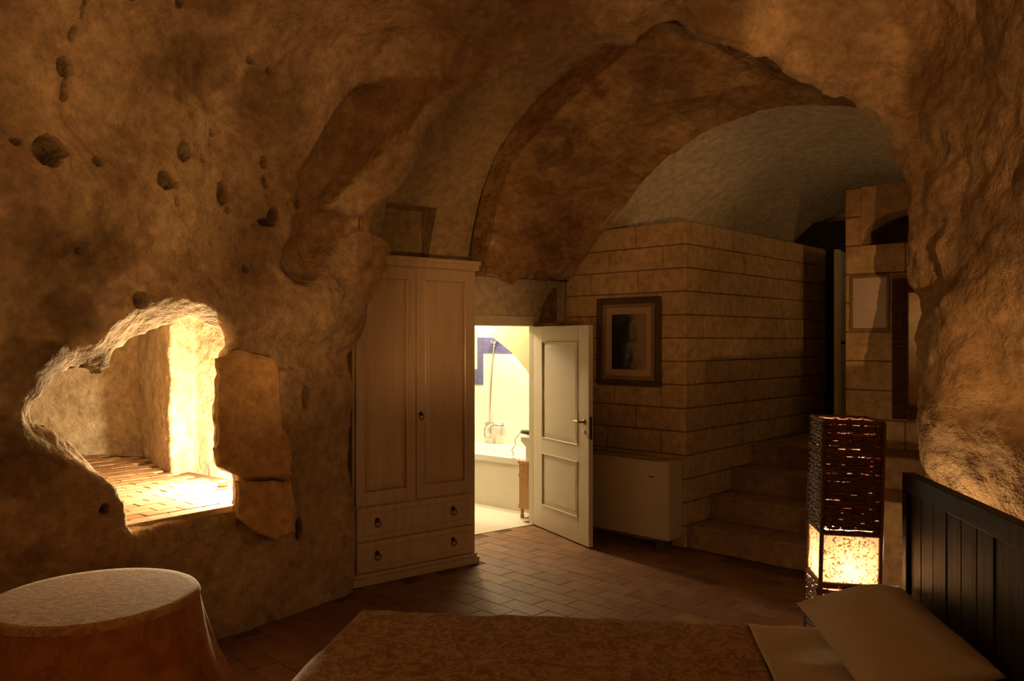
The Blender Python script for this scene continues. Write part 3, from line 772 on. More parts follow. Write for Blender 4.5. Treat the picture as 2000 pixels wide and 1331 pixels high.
box('plaster_face', 0, 2.6, 0, 0.15, 0, 3.2, M['darkroom'], ew, 0)
so = C0+VS*2.45+UU*0.3
sw = empty('wall_landing_side', (so[0], so[1], 0), ang_of(UU)); struct(sw, 'plaster side wall of the stair landing', 'wall')
box('plaster_face', 0, 3.2, -0.15, 0, 0, 3.2, M['plaster'], sw, 0)

# ------------------------------------------------------------------ stone steps and landing
st = empty('stone_steps', (C0[0], C0[1], 0), ang_of(VS)); struct(st, 'worn stone steps climbing between the block walls', 'stairs')
SW = PS+0.45
for k in range(4):
    o = box('step', 0.0, SW, 0.02+0.40*k, 0.02+0.40*(k+1)+(0.0 if k < 3 else 1.6), 0.0, 0.20*(k+1), M['step'], st, 0.018, 3)
    box('nosing', 0.0, SW, -0.006+0.40*k, 0.10+0.40*k, 0.20*(k+1)-0.012, 0.20*(k+1)+0.012, M['step'], o, 0.01, 2)
# low parapet in front of the pier
par = empty('stone_parapet', (PO[0]+VS[0]*0.30-UU[0]*0.42, PO[1]+VS[1]*0.30-UU[1]*0.42, 0), ang_of(VS)); struct(par, 'low stone ledge below the pier behind the wicker lamp', 'ledge')
box('ledge_body', -0.12, 1.2, 0.0, 0.42, 0, 1.02, M['step'], par, 0.03, 3)
box('ledge_step', 0.05, 1.2, -0.42, 0.0, 0, 0.80, M['block'], par, 0.03, 3)
# far white door standing ajar on the landing
d2a, d2b = np.array([3.79, 9.02]), np.array([3.285, 8.15])
e2 = unit(d2b-d2a); L2 = np.linalg.norm(d2b-d2a)
fd = empty('door_2', (d2a[0], d2a[1], 0.80), ang_of(e2)); struct(fd, 'narrow pale door ajar at the top of the stairs', 'door')
box('leaf', 0, L2, 0, 0.05, 0.01, 1.93, M['upvc'], fd, 0.004)
box('stile', L2-0.09, L2-0.02, 0.05, 0.062, 0.02, 1.92, M['upvc'], fd, 0.003)
bm = bmesh.new(); add_lathe(bm, [(0.018, 0), (0.018, 0.03), (0.012, 0.04)], 12, (L2-0.05, 0.062, 0.98), 'y'); bm_obj('knob', bm, M['iron'], fd)

# ------------------------------------------------------------------ bathroom door leaf, frame
fr = empty('trim_1', (HINGE[0], HINGE[1], 0), ang_of(G)); struct(fr, 'cream casing round the bathroom doorway', 'door frame')
box('jamb', 0.0, 0.07, -0.02, 0.05, 0, DOOR_H+0.05, M['door'], fr); box('jamb', -DOOR_W-0.07, -DOOR_W, -0.02, 0.19, 0, DOOR_H+0.05, M['door'], fr)
box('header', -DOOR_W-0.07, 0.07, -0.02, 0.19, DOOR_H+0.005, DOOR_H+0.10, M['door'], fr)
box('threshold', -DOOR_W, 0.0, 0.0, 0.19, -0.02, 0.004, M['bathfloor'], fr)
lf = unit((0.462, -0.89)); LWD = 0.985
dl = empty('door_1', (HINGE[0]+0.012, HINGE[1]-0.03, 0.012), ang_of(lf)); struct(dl, 'cream two-panel wooden bathroom door standing open', 'door')
def panel_leaf(parent, wd, ht, th, panels, mat, st_w=0.13):
    bm = bmesh.new()
    zs = [0]+[z for p in panels for z in p]+[ht]
    add_box(bm, 0, st_w, 0, th, 0, ht, .002); add_box(bm, wd-st_w, wd, 0, th, 0, ht, .002)
    for k in range(0, len(zs), 2): add_box(bm, st_w, wd-st_w, 0, th, zs[k], zs[k+1], .002)
    leaf = bm_obj('leaf', bm, mat, parent)
    for (a, b) in panels:
        bm = bmesh.new()
        # raised field: bevelled frustum on both faces
        for (y0, y1) in ((0.014, 0.004), (th-0.014, th-0.004)):
            o_ = [(st_w, a), (wd-st_w, a), (wd-st_w, b), (st_w, b)]; m_ = 0.055
            i_ = [(st_w+m_, a+m_), (wd-st_w-m_, a+m_), (wd-st_w-m_, b-m_), (st_w+m_, b-m_)]
            A = [bm.verts.new((x, y0, z)) for x, z in o_]; B = [bm.verts.new((x, y1, z)) for x, z in i_]
            for k in range(4): bm.faces.new((A[k], A[(k+1) % 4], B[(k+1) % 4], B[k]))
            bm.faces.new(B)
        p = bm_obj('panel', bm, mat, leaf)
        bm = bmesh.new()
        for yy in (0.0, th):
            q = [(st_w+.006, yy, a+.006), (wd-st_w-.006, yy, a+.006), (wd-st_w-.006, yy, b-.006), (st_w+.006, yy, b-.006)]
            add_tube(bm, q, 0.009, 6, closed=True)
        bm_obj('moulding', bm, mat, leaf)
    return leaf
leaf = panel_leaf(dl, LWD, DOOR_H-0.012, 0.045, [(0.22, 0.72), (0.86, 1.78)], M['door'], 0.17)
# after rotation local +y points to the left/back: both faces get a handle
for (y, s) in ((0.0, -1), (0.045, 1)):
    bm = bmesh.new(); hx, hz = LWD-0.065, 1.08
    add_lathe(bm, [(0.022, 0), (0.022, s*0.008), (0.010, s*0.012), (0.010, s*0.05)], 14, (hx, y, hz), 'y')
    add_tube(bm, [(hx, y+s*0.05, hz), (hx-0.03, y+s*0.055, hz+.002), (hx-0.08, y+s*0.052, hz+.002), (hx-0.12, y+s*0.046, hz-.004)], [0.010, 0.009, 0.008, 0.009], 10)
    bm_obj('handle', bm, M['brass'], dl, smooth=True)
    bm = bmesh.new(); add_lathe(bm, [(0.020, 0), (0.020, s*0.008), (0.008, s*0.012)], 14, (hx, y, hz-0.09), 'y'); bm_obj('keyhole', bm, M['brass'], dl)
box('lock_plate', LWD-0.001, LWD+0.003, 0.010, 0.035, 0.93, 1.13, M['iron'], dl, 0.001)

# ------------------------------------------------------------------ bathroom behind the door
TD = unit((0.76, -0.65)); TN = np.array([-TD[1], TD[0]])        # along tub front / away
T0 = np.array([0.081, 8.395])
br = empty('bathroom_shell', (T0[0], T0[1], 0), ang_of(TD)); struct(br, 'bright cream bathroom walls beyond the open door', 'wall')
BACK = 0.80
box('back_wall', -2.2, 1.0, BACK, BACK+0.1, 0, 2.6, M['bathwall'], br, 0)
box('end_wall', -1.75, -1.65, -1.6, BACK, 0, 2.6, M['bathwall'], br, 0)
bfl = mesh_obj('floor_bath', [(-0.95, 7.25, 0.0), (0.35, 7.97, 0.0), (1.6, 8.6, 0.0), (1.6, 10.8, 0), (-2.6, 10.8, 0), (-2.4, 8.2, 0)], [(0, 1, 2, 3, 4, 5)], M['bathfloor'], None)
# keep the pale floor behind the door line only
bfl.data.clear_geometry()
q0 = HINGE+G*0.5+GN*0.15; q1 = HINGE-G*2.5+GN*0.15; q2 = q1+GN*3.0; q3 = q0+GN*3.0
bfl.data.from_pydata([(q0[0], q0[1], .003), (q3[0], q3[1], .003), (q2[0], q2[1], .003), (q1[0], q1[1], .003)]+[(p[0], p[1], -.05) for p in (q0, q3, q2, q1)], [], [(0, 3, 2, 1), (4, 5, 6, 7), (0, 1, 5, 4), (1, 2, 6, 5), (2, 3, 7, 6), (3, 0, 4, 7)])
struct(bfl, 'pale tiled bathroom floor', 'floor')
cei = mesh_obj('ceiling_bath', [(q0[0], q0[1], 2.6), (q1[0], q1[1], 2.6), (q2[0], q2[1], 2.6), (q3[0], q3[1], 2.6)], [(0, 1, 2, 3)], M['bathwall']); struct(cei, 'pale bathroom ceiling', 'ceiling')
# arched spandrel over the tub
ab = [(-1.65, 1.60), (-1.35, 1.80), (-1.0, 1.92), (-0.75, 1.93), (-0.589, 1.905), (-0.35, 1.82), (-0.107, 1.67), (0.03, 1.55), (0.152, 1.43), (0.24, 1.25), (0.26, 1.0)]
vt, ft = [], []
for (k, z) in ab: vt += [(k, 0, z), (k, 0, 2.6), (k, 0.1, z), (k, 0.1, 2.6)]
for i in range(len(ab)-1):
    a = 4*i; b = a+4; ft += [(a, a+1, b+1, b), (a+2, b+2, b+3, a+3), (a, b, b+2, a+2), (a+1, a+3, b+3, b+1)]
mesh_obj('tub_arch', vt, ft, M['bathcream'], br)
box('tub_arch_side', 0.26, 1.0, 0, 0.1, 0, 2.6, M['bathcream'], br, 0)
# blue border tiles on the wall behind the tub
def bpix(px, py, off=BACK):
    s, Y = on_line(px, T0+TN*off, TD); return s, CAM_Z-(py-CY)/F_PX*Y
bt = bmesh.new(); add_box(bt, 0, 0.094, -0.008, 0.004, 0, 0.094, 0.002); btm = bpy.data.meshes.new('tile'); bt.to_mesh(btm); bt.free(); btm.materials.append(M['blue'])
gx0, gz0 = bpix(933, 690); gx0 = round(gx0, 3)
cellset = set()
for i in range(9):
    for j in range(2): cellset.add((i, j))
for j in range(-2, 0): cellset.add((0, j))
for (i, j) in [(-1, -3), (0, -3), (-1, -4), (0, -4), (-2, -3), (-2, -4)]: cellset.add((i, j))
for (i, j) in cellset:
    o = bpy.data.objects.new('tile', btm); link(o, br); o.location = (gx0+i*0.098, BACK, gz0+j*0.098)
# tub
tub = empty('bathtub', (T0[0], T0[1], 0), ang_of(TD)); tag(tub, 'white built-in bathtub with pale tiled front', 'bathtub')
box('front_panel', -1.64, 0.24, 0.0, 0.06, 0.0, 0.50, M['bathfloor'], tub, 0.004)
bm = bmesh.new()
def rrect(x0, x1, y0, y1, r, z, n=6):
    out = []
    for (cx_, cy_, a0) in ((x1-r, y1-r, 0), (x0+r, y1-r, 90), (x0+r, y0+r, 180), (x1-r, y0+r, 270)):
        for k in range(n+1): a = math.radians(a0+90*k/n); out.append((cx_+r*math.cos(a), cy_+r*math.sin(a), z))
    return out
lays = [rrect(-1.64, 0.24, -0.01, BACK-.005, 0.02, 0.49), rrect(-1.64, 0.24, -0.01, BACK-.005, 0.02, 0.55), rrect(-1.55, 0.15, 0.08, BACK-.10, 0.18, 0.555),
        rrect(-1.53, 0.12, 0.10, BACK-.12, 0.18, 0.52), rrect(-1.42, 0.0, 0.16, BACK-.18, 0.16, 0.16), rrect(-1.3, -0.1, 0.24, BACK-.26, 0.10, 0.12)]
rings = [[bm.verts.new(p) for p in l] for l in lays]
for A, B in zip(rings, rings[1:]):
    for k in range(len(A)): bm.faces.new((A[k], A[(k+1) % len(A)], B[(k+1) % len(A)], B[k]))
bm.faces.new(rings[-1]); bm_obj('basin', bm, M['white'], tub, smooth=True, auto=35)
# shower mixer with riser hose
mx, mz = bpix(962, 828); mx1, _ = bpix(1004, 828)
sh = empty('bath_mixer', (T0[0]+TN[0]*BACK, T0[1]+TN[1]*BACK, 0), ang_of(TD)); tag(sh, 'chrome bath mixer with hanging shower hose', 'tap')
bm = bmesh.new(); add_tube(bm, [(mx-0.05, -0.06, mz), (mx+0.22, -0.06, mz-0.01)], 0.022, 10)
add_tube(bm, [(mx+0.08, -0.06, mz), (mx+0.08, -0.15, mz-0.02), (mx+0.08, -0.17, mz-0.07)], 0.014, 8)
add_tube(bm, [(mx, 0, mz), (mx, -0.06, mz)], 0.018, 8); add_tube(bm, [(mx+0.16, 0, mz), (mx+0.16, -0.06, mz)], 0.018, 8)
bm_obj('mixer_body', bm, M['chrome'], sh, smooth=True)
hx_, htop = bpix(971, 672); 
bm = bmesh.new(); pts = []
for k in range(24):
    u_ = k/23; pts.append((hx_+(mx-hx_)*u_**1.6, -0.05-0.03*math.sin(u_*3.1), htop+(mz-htop)*u_))
for k in range(1, 18):
    a = math.pi*2*k/18; pts.append((mx+0.05*math.sin(a), -0.09, mz-0.10+0.085*math.cos(a)))
add_tube(bm, pts, 0.011, 8); bm_obj('hose', bm, M['chrome'], sh, smooth=True)
bm = bmesh.new(); add_lathe(bm, [(0.02, 0), (0.045, 0.02), (0.045, 0.035)], 14, (hx_, -0.05, htop), 'z'); bm_obj('shower_head', bm, M['chrome'], sh)
# towel cabinet and washbasin, hair dryer
kb = np.array([0.115, 8.12])
cb = empty('bath_cabinet', (kb[0], kb[1], 0), ang_of(TD)); tag(cb, 'honey wood bathroom cabinet on short legs under the basin', 'cabinet')
box('carcass', -0.015, 0.20, -0.05, 0.14, 0.10, 0.55, M['cabinet'], cb, 0.005)
box('top_board', -0.025, 0.21, -0.06, 0.15, 0.55, 0.585, M['cabinet'], cb, 0.006); box('rail', -0.020, 0.205, -0.055, 0.145, 0.42, 0.45, M['cabinet'], cb, 0.004); box('rail', -0.020, 0.205, -0.055, 0.145, 0.10, 0.14, M['cabinet'], cb, 0.004)
for (lx, ly) in ((0.01, -0.03), (0.18, -0.03), (0.01, 0.12), (0.18, 0.12)):
    bm = bmesh.new(); add_lathe(bm, [(0.018, 0.003), (0.022, 0.02), (0.016, 0.05), (0.020, 0.10)], 10, (lx, ly, 0)); bm_obj('leg', bm, M['cabinet'], cb)
wb = empty('washbasin', (kb[0], kb[1], 0.585), ang_of(TD)); tag(wb, 'white washbasin on the honey wood cabinet', 'washbasin')
bm = bmesh.new()
lays = [rrect(0.04, 0.18, -0.03, 0.12, 0.03, 0.001), rrect(0.04, 0.18, -0.03, 0.12, 0.03, 0.14), rrect(0.0, 0.21, -0.06, 0.15, 0.03, 0.20), rrect(0.0, 0.21, -0.06, 0.15, 0.03, 0.24), rrect(0.03, 0.18, -0.03, 0.12, 0.03, 0.24), rrect(0.07, 0.15, 0.0, 0.08, 0.03, 0.17)]
rings = [[bm.verts.new(p) for p in l] for l in lays]
for A, B in zip(rings, rings[1:]):
    for k in range(len(A)): bm.faces.new((A[k], A[(k+1) % len(A)], B[(k+1) % len(A)], B[k]))
bm.faces.new(rings[0][::-1]); bm.faces.new(rings[-1]); bm_obj('bowl', bm, M['white'], wb, smooth=True, auto=40)
hd = empty('hair_dryer', (kb[0]-0.02, kb[1]+0.02, 0.835), ang_of(TD)); tag(hd, 'black hair dryer with coiled white cord on the basin', 'hair dryer')
bm = bmesh.new(); add_lathe(bm, [(0.014, 0), (0.020, 0.01), (0.024, 0.06), (0.030, 0.10), (0.034, 0.17), (0.020, 0.19)], 14, (0, 0, 0.035), 'x'); bm_obj('barrel', bm, M['black'], hd, smooth=True)
bm = bmesh.new(); add_tube(bm, [(0.13, 0, 0.03), (0.135, 0, -0.004)], 0.018, 10); bm_obj('grip', bm, M['black'], hd)
bm = bmesh.new(); cpt = []
for k in range(50):
    a = k*0.55; u_ = k/49
    cpt.append((-0.01-0.09*math.sin(u_*math.pi)+0.012*math.cos(a), -0.02+0.012*math.sin(a), 0.03-0.28*math.sin(u_*math.pi*0.62)))
add_tube(bm, cpt, 0.005, 6); bm_obj('cord', bm, M['chrome'], hd, smooth=True)
# bathroom ceiling lamp
bl = empty('bathroom_ceiling_lamp', (T0[0]-TD[0]*0.7-TN[0]*0.35, T0[1]-TD[1]*0.7-TN[1]*0.35, 2.48)); tag(bl, 'round opal ceiling lamp in the bathroom', 'lamp')
bm = bmesh.new(); add_lathe(bm, [(0.14, 0.08), (0.15, 0.10), (0.15, 0.12)], 24); bm_obj('base', bm, M['white'], bl)
bm = bmesh.new(); add_lathe(bm, [(0.03, 0.02), (0.09, 0.03), (0.135, 0.06), (0.14, 0.08)], 24); bm_obj('opal_shade', bm, M['bulb'], bl, smooth=True)
def point(name, loc, e, col, rad, parent=None):
    l = bpy.data.lights.new(name, 'POINT'); l.energy = e; l.color = col; l.shadow_soft_size = rad
    o = link(bpy.data.objects.new(name, l), parent); o.location = loc; return o
point('bathroom_light', (0, 0, -0.15), BATH_W, (1.0, 0.80, 0.50), 0.12, bl)
tl = empty('tub_spot_lamp', (T0[0]-TD[0]*0.55+TN[0]*0.35, T0[1]-TD[1]*0.55+TN[1]*0.35, 2.5)); tag(tl, 'small recessed spotlight above the bathtub', 'lamp')
bm = bmesh.new(); add_lathe(bm, [(0.03, 0.02), (0.05, 0.02), (0.055, 0.07), (0.02, 0.10)], 18); bm_obj('spot_can', bm, M['chrome'], tl)
point('tub_light', (0, 0, -0.06), BATH_W*1.1, (1.0, 0.86, 0.62), 0.05, tl)

# ------------------------------------------------------------------ wardrobe
w0 = np.array([-1.150, 5.800]); w1 = np.array([-0.288, 6.462]); WE = unit(w1-w0); WL = float(np.linalg.norm(w1-w0)); WH = 2.44
wd = empty('wardrobe', (w0[0], w0[1], 0), ang_of(WE)); tag(wd, 'tall limed wood wardrobe with two doors over two drawers', 'wardrobe')
box('carcass', 0.0, WL, 0.022, 0.60, 0.02, WH-0.06, M['wardrobe'], wd, 0.004)
bm = bmesh.new(); add_box(bm, -0.03, WL+0.03, -0.03, 0.61, WH-0.035, WH, .010, 2); add_box(bm, -0.018, WL+0.018, -0.018, 0.605, WH-0.075, WH-0.03, .008, 2); bm_obj('cornice', bm, M['wardrobe'], wd)
bm = bmesh.new(); add_box(bm, -0.018, WL+0.018, -0.02, 0.60, 0.0, 0.055, .006, 2); add_box(bm, -0.006, WL+0.006, -0.008, 0.60, 0.055, 0.085, .008, 2); bm_obj('plinth', bm, M['wardrobe'], wd)
ZD = 0.585
split = 0.525
for (a, b, knob) in ((0.02, split-0.003, None), (split+0.003, WL-0.03, 0.022)):
    bm = bmesh.new(); sw_ = 0.075; z0_, z1_ = ZD, WH-0.085
    add_box(bm, a, a+sw_, 0, 0.022, z0_, z1_, .003); add_box(bm, b-sw_, b, 0, 0.022, z0_, z1_, .003)
    add_box(bm, a+sw_, b-sw_, 0, 0.022, z0_, z0_+0.10, .003); add_box(bm, a+sw_, b-sw_, 0, 0.022, z1_-0.09, z1_, .003)
    dr = bm_obj('door', bm, M['wardrobe'], wd)
    pa, pb, pc_, pd = a+sw_, b-sw_, z0_+0.10, z1_-0.09
    bm = bmesh.new(); m_ = 0.045
    A = [bm.verts.new(p) for p in ((pa, 0.016, pc_), (pb, 0.016, pc_), (pb, 0.016, pd), (pa, 0.016, pd))]
    B = [bm.verts.new(p) for p in ((pa+m_, 0.005, pc_+m_), (pb-m_, 0.005, pc_+m_), (pb-m_, 0.005, pd-m_), (pa+m_, 0.005, pd-m_))]
    for k in range(4): bm.faces.new((A[k], A[(k+1) % 4], B[(k+1) % 4], B[k]))
    bm.faces.new(B); bm_obj('door_panel', bm, M['wardrobe'], dr)
    bm = bmesh.new(); add_tube(bm, [(pa+.005, .001, pc_+.005), (pb-.005, .001, pc_+.005), (pb-.005, .001, pd-.005), (pa+.005, .001, pd-.005)], 0.008, 6, True); bm_obj('moulding', bm, M['wardrobe'], dr)
    if knob:
        bm = bmesh.new(); add_lathe(bm, [(0.016, 0), (0.018, -0.004), (0.009, -0.012), (0.009, -0.02)], 14, (a+0.035, 0, 1.235), 'y')
        add_ring(bm, (a+0.035, -0.018, 1.213), 0.021, 0.0035); bm_obj('ring_pull', bm, M['iron'], dr, smooth=True)
for (za, zb, nme) in ((0.325, 0.572, 'upper'), (0.092, 0.315, 'lower')):
    bm = bmesh.new(); add_box(bm, 0.025, WL-0.03, 0, 0.022, za, zb, .006, 2)
    dr = bm_obj('drawer', bm, M['wardrobe'], wd)
    bm = bmesh.new(); add_tube(bm, [(0.075, 0, za+.045), (WL-.08, 0, za+.045), (WL-.08, 0, zb-.045), (.075, 0, zb-.045)], 0.006, 6, True); bm_obj('moulding', bm, M['wardrobe'], dr)
    for xk in (0.19, 0.86):
        bm = bmesh.new(); zk = (za+zb)/2+0.02; add_lathe(bm, [(0.018, 0), (0.020, -0.004), (0.010, -0.014), (0.010, -0.02)], 14, (xk, 0, zk), 'y')
        add_ring(bm, (xk, -0.018, zk-0.024), 0.023, 0.004); bm_obj('ring_pull', bm, M['iron'], dr, smooth=True)
# strip of pale plaster between rock and wardrobe
pst = empty('trim_2', (w0[0], w0[1], 0), ang_of(WE)); struct(pst, 'pale plaster strip between the rock and the wardrobe', 'trim')
box('plaster_face', -0.45, -0.035, 0.12, 0.24, 0, 2.45, M['plaster_pale'], pst, 0.01)

# ------------------------------------------------------------------ fan coil, picture, notice, wicker mirror
fo = C0-VS*1.16-UU*0.22
fcu = empty('fan_coil', (fo[0], fo[1], 0), ang_of(VS)); tag(fcu, 'cream fan coil heater cabinet under the framed picture', 'heater')
FW = 1.13
box('cabinet', 0, FW, 0, 0.22, 0.095, 0.765, M['coil'], fcu, 0.012, 3)
box('side_cover', FW-0.10, FW+0.003, -0.004, 0.22, 0.095, 0.77, M['coil'], fcu, 0.012, 3)
gr = box('top_grille', 0.12, FW-0.16, 0.03, 0.19, 0.755, 0.768, M['grille'], fcu, 0.001)
for k in range(9):
    box('slat', 0.12, FW-0.16, 0.04+0.016*k, 0.045+0.016*k, 0.764, 0.775, M['coil'], gr, 0.0)
box('badge', FW-0.20, FW-0.15, -0.005, 0, 0.62, 0.632, M['grille'], fcu, 0.001)
for lx in (0.12, FW-0.16): box('foot', lx, lx+0.08, 0.06, 0.18, 0.0, 0.10, M['grille'], fcu, 0.003)
ps0, PY = on_line(1172, C0, VS); ps1, _ = on_line(1294, C0, VS)
pz1 = 2.19; pz0 = 1.385
po = C0+VS*ps0-UU*0.006; PW = ps1-ps0
pic = empty('framed_picture', (po[0], po[1], 0), ang_of(VS)); tag(pic, 'framed seascape picture with wide mat on the block wall', 'picture')
bm = bmesh.new(); fw_ = 0.055
for (a, b, c, d) in ((0, fw_, pz0, pz1), (PW-fw_, PW, pz0, pz1), (fw_, PW-fw_, pz0, pz0+fw_), (fw_, PW-fw_, pz1-fw_, pz1)): add_box(bm, a, b, -0.045, 0, c, d, .008, 2)
bm_obj('frame', bm, M['picture_frame'], pic)
bm = bmesh.new(); i_ = fw_; f2 = 0.035
for (a, b, c, d) in ((i_, i_+f2, pz0+i_, pz1-i_), (PW-i_-f2, PW-i_, pz0+i_, pz1-i_), (i_+f2, PW-i_-f2, pz0+i_, pz0+i_+f2), (i_+f2, PW-i_-f2, pz1-i_-f2, pz1-i_)): add_box(bm, a, b, -0.034, 0, c, d, .006, 2)
bm_obj('liner', bm, M['picture_liner'], pic)
j_ = i_+f2
box('mat_board', j_, PW-j_, -0.016, -0.004, pz0+j_, pz1-j_, M['mat'], pic, 0)
ar = box('print', -0.5*(PW-2*j_-0.13), 0.5*(PW-2*j_-0.13), -0.019, -0.014, -0.5*(pz1-pz0-2*j_-.12), 0.5*(pz1-pz0-2*j_-.12), M['art'], pic, 0)
ar.location = (PW/2, 0, (pz0+pz1)/2)
# paper notice on the pier
na, nzt = ploc(1668, 545); nb, nzb = ploc(1733, 641)
no = empty('paper_notice', (PO[0], PO[1], 0), ang_of(VS)); tag(no, 'pale paper notice in a thin frame on the pier', 'notice')
box('sheet', na, nb, -0.022, -0.012, nzb, nzt, M['paper_note'], no, 0.001)
bm = bmesh.new()
for (a, b, c, d) in ((na-.02, na, nzb-.02, nzt+.02), (nb, nb+.02, nzb-.02, nzt+.02), (na, nb, nzb-.02, nzb), (na, nb, nzt, nzt+.02)): add_box(bm, a, b, -0.028, -0.006, c, d, .003)
bm_obj('frame', bm, M['picture_liner'], no)
# wicker framed mirror
ma, mzt = ploc(1746, 545); mb_ = ma+0.52; _, mzb = ploc(1746, 818)
wm = empty('wicker_mirror', (PO[0], PO[1], 0), ang_of(VS)); tag(wm, 'tall mirror in a dark wicker frame, half hidden by the rock', 'mirror')
def wicker_bar(bm, a, b, c, d, vertical):
    add_box(bm, a+.004, b-.004, -0.03, -0.008, c+.004, d-.004)
    r = random.Random(3)
    if vertical: n = int((d-c)/0.016); 
    else: n = int((b-a)/0.016)
    for k in range(n):
        if vertical:
            z = c+(k+.5)*(d-c)/n
            pts = [(a-.003, -.02, z), (a+(b-a)*.3, -.04-.006*(k % 2), z+r.uniform(-.004, .004)), (a+(b-a)*.7, -.046+.006*(k % 2), z+r.uniform(-.004, .004)), (b+.003, -.02, z)]
        else:
            x = a+(k+.5)*(b-a)/n
            pts = [(x, -.02, c-.003), (x+r.uniform(-.004, .004), -.042, c+(d-c)*.3), (x+r.uniform(-.004, .004), -.042, c+(d-c)*.7), (x, -.02, d+.003)]
        add_tube(bm, pts, 0.0072, 5)
FWK = 0.10
for (a, b, c, d, v_) in ((ma, ma+FWK, mzb, mzt, True), (mb_-FWK, mb_, mzb, mzt, True), (ma+FWK, mb_-FWK, mzb, mzb+FWK, False), (ma+FWK, mb_-FWK, mzt-FWK, mzt, False)):
    bm = bmesh.new(); wicker_bar(bm, a, b, c, d, v_); bm_obj('wicker_rail', bm, M['wicker'], wm)
box('mirror_glass', ma+FWK-.01, mb_-FWK+.01, -0.022, -0.014, mzb+FWK-.01, mzt-FWK+.01, M['mirror'], wm, 0)

# ------------------------------------------------------------------ bed
BA = unit((0.991, -0.130)); BB = np.array([-BA[1], BA[0]])
BZ = 0.66; BO = np.array([-0.652, 3.395])
bed = empty('bed', (BO[0], BO[1], 0), ang_of(BA)); tag(bed, 'double bed with black plank headboard against the rock', 'bed')
BLEN, BWID = 2.20, 1.78
box('mattress', 0.04, BLEN-0.03, -BWID+0.03, -0.03, 0.36, BZ-0.012, M['sheet'], bed, 0.05, 4)
box('base', 0.05, BLEN, -BWID+0.05, -0.05, 0.10, 0.36, M['bedframe'], bed, 0.01)
for (lx, ly) in ((0.10, -0.10), (BLEN-0.12, -0.10), (0.10, -BWID+0.10), (BLEN-0.12, -BWID+0.10)): box('leg', lx-.03, lx+.03, ly-.03, ly+.03, 0, 0.10, M['bedframe'], bed, 0.004)
HX = BLEN+0.005; HT = 1.28
hbm = bmesh.new(); add_box(hbm, HX, HX+0.05, -BWID-0.03, 0.05, HT-0.07, HT, .006, 2)
add_box(hbm, HX+0.0, HX+0.05, 0.0, 0.05, 0.0, HT-0.07, .006, 2); add_box(hbm, HX, HX+0.05, -BWID-0.03, -BWID+0.03, 0.0, HT-0.07, .006, 2)
add_box(hbm, HX+0.01, HX+0.045, -BWID+0.03, 0.0, 0.30, 0.38, .004)
hb = bm_obj('headboard', hbm, M['headboard'], bed)
npl = 15; pw_ = (BWID-0.03)/npl
for k in range(npl):
    a = -BWID+0.03+k*pw_; rr = random.uniform(-.003, .003)
    box('plank', HX+0.014+rr, HX+0.038, a+.002, a+pw_-.002, 0.37, HT-0.065, M['headboard'], hb, 0.004, 2)
def cloth_sheet(name, x0, x1, y0, y1, z, drop_far, drop_foot, mat, wr=0.004, nx=90, ny=70, edge_r=0.05, seed=0, drop_head=None):
    """cloth over the bed top that folds down over the far side (y1) and the foot (x0)"""
    def fold(u_, L, dr):   # arc-length coordinate -> (horizontal, down)
        if u_ <= L-edge_r: return u_, 0.0
        v_ = u_-(L-edge_r); arc = edge_r*math.pi/2
        if v_ < arc: a = v_/edge_r; return L-edge_r+edge_r*math.sin(a), edge_r*(1-math.cos(a))
        return L, edge_r+(v_-arc)
    vs_, fs = [], []; LX = x1-x0; LY = y1-y0
    TX = LX+drop_foot; TY = LY+drop_far
    for i in range(nx+1):
        for j in range(ny+1):
            ux = TX*i/nx; uy = TY*j/ny
            hx, dx_ = fold(ux, LX, drop_foot) if drop_foot else (ux, 0.0)
            hy, dy_ = fold(uy, LY, drop_far) if drop_far else (uy, 0.0)
            dz = max(dx_, dy_)
            x = x1-hx; y = y0+hy
            if dx_ > 0.03: x -= 0.02*math.sin(uy*9)*min(1, dx_*4)
            if dy_ > 0.03: y += 0.02*math.sin(ux*9+1)*min(1, dy_*4)
            vs_.append((x, y, z-dz))
    vs_ = np.array(vs_); nn_ = fbm(vs_, 2.2, 3, seed)+0.5*fbm(vs_*np.array([3., 1, 1]), 4, 2, seed+3)
    vs_[:, 2] += wr*nn_*2
    n2 = ny+1
    for i in range(nx):
        for j in range(ny): a = i*n2+j; fs.append((a, a+1, a+n2+1, a+n2))
    o = mesh_obj(name, vs_, fs, mat, None, smooth=True)
    o.location = (BO[0], BO[1], 0); o.rotation_euler = (0, 0, ang_of(BA))
    md = o.modifiers.new('thickness', 'SOLIDIFY'); md.thickness = 0.006; md.offset = -1
    return o
bs = cloth_sheet('bedspread', 0.0, 1.60, -BWID, 0.0, BZ+0.012, 0.42, 0.45, M['bedspread'], 0.005, seed=11); tag(bs, 'tan damask bedspread covering the foot of the bed', 'bedspread')
sh2 = cloth_sheet('bed_sheet', 1.602, BLEN-0.02, -BWID, 0.0, BZ+0.022, 0.30, 0.0, M['sheet'], 0.006, nx=50, seed=21); tag(sh2, 'white sheet turned back over the head of the bed', 'sheet')
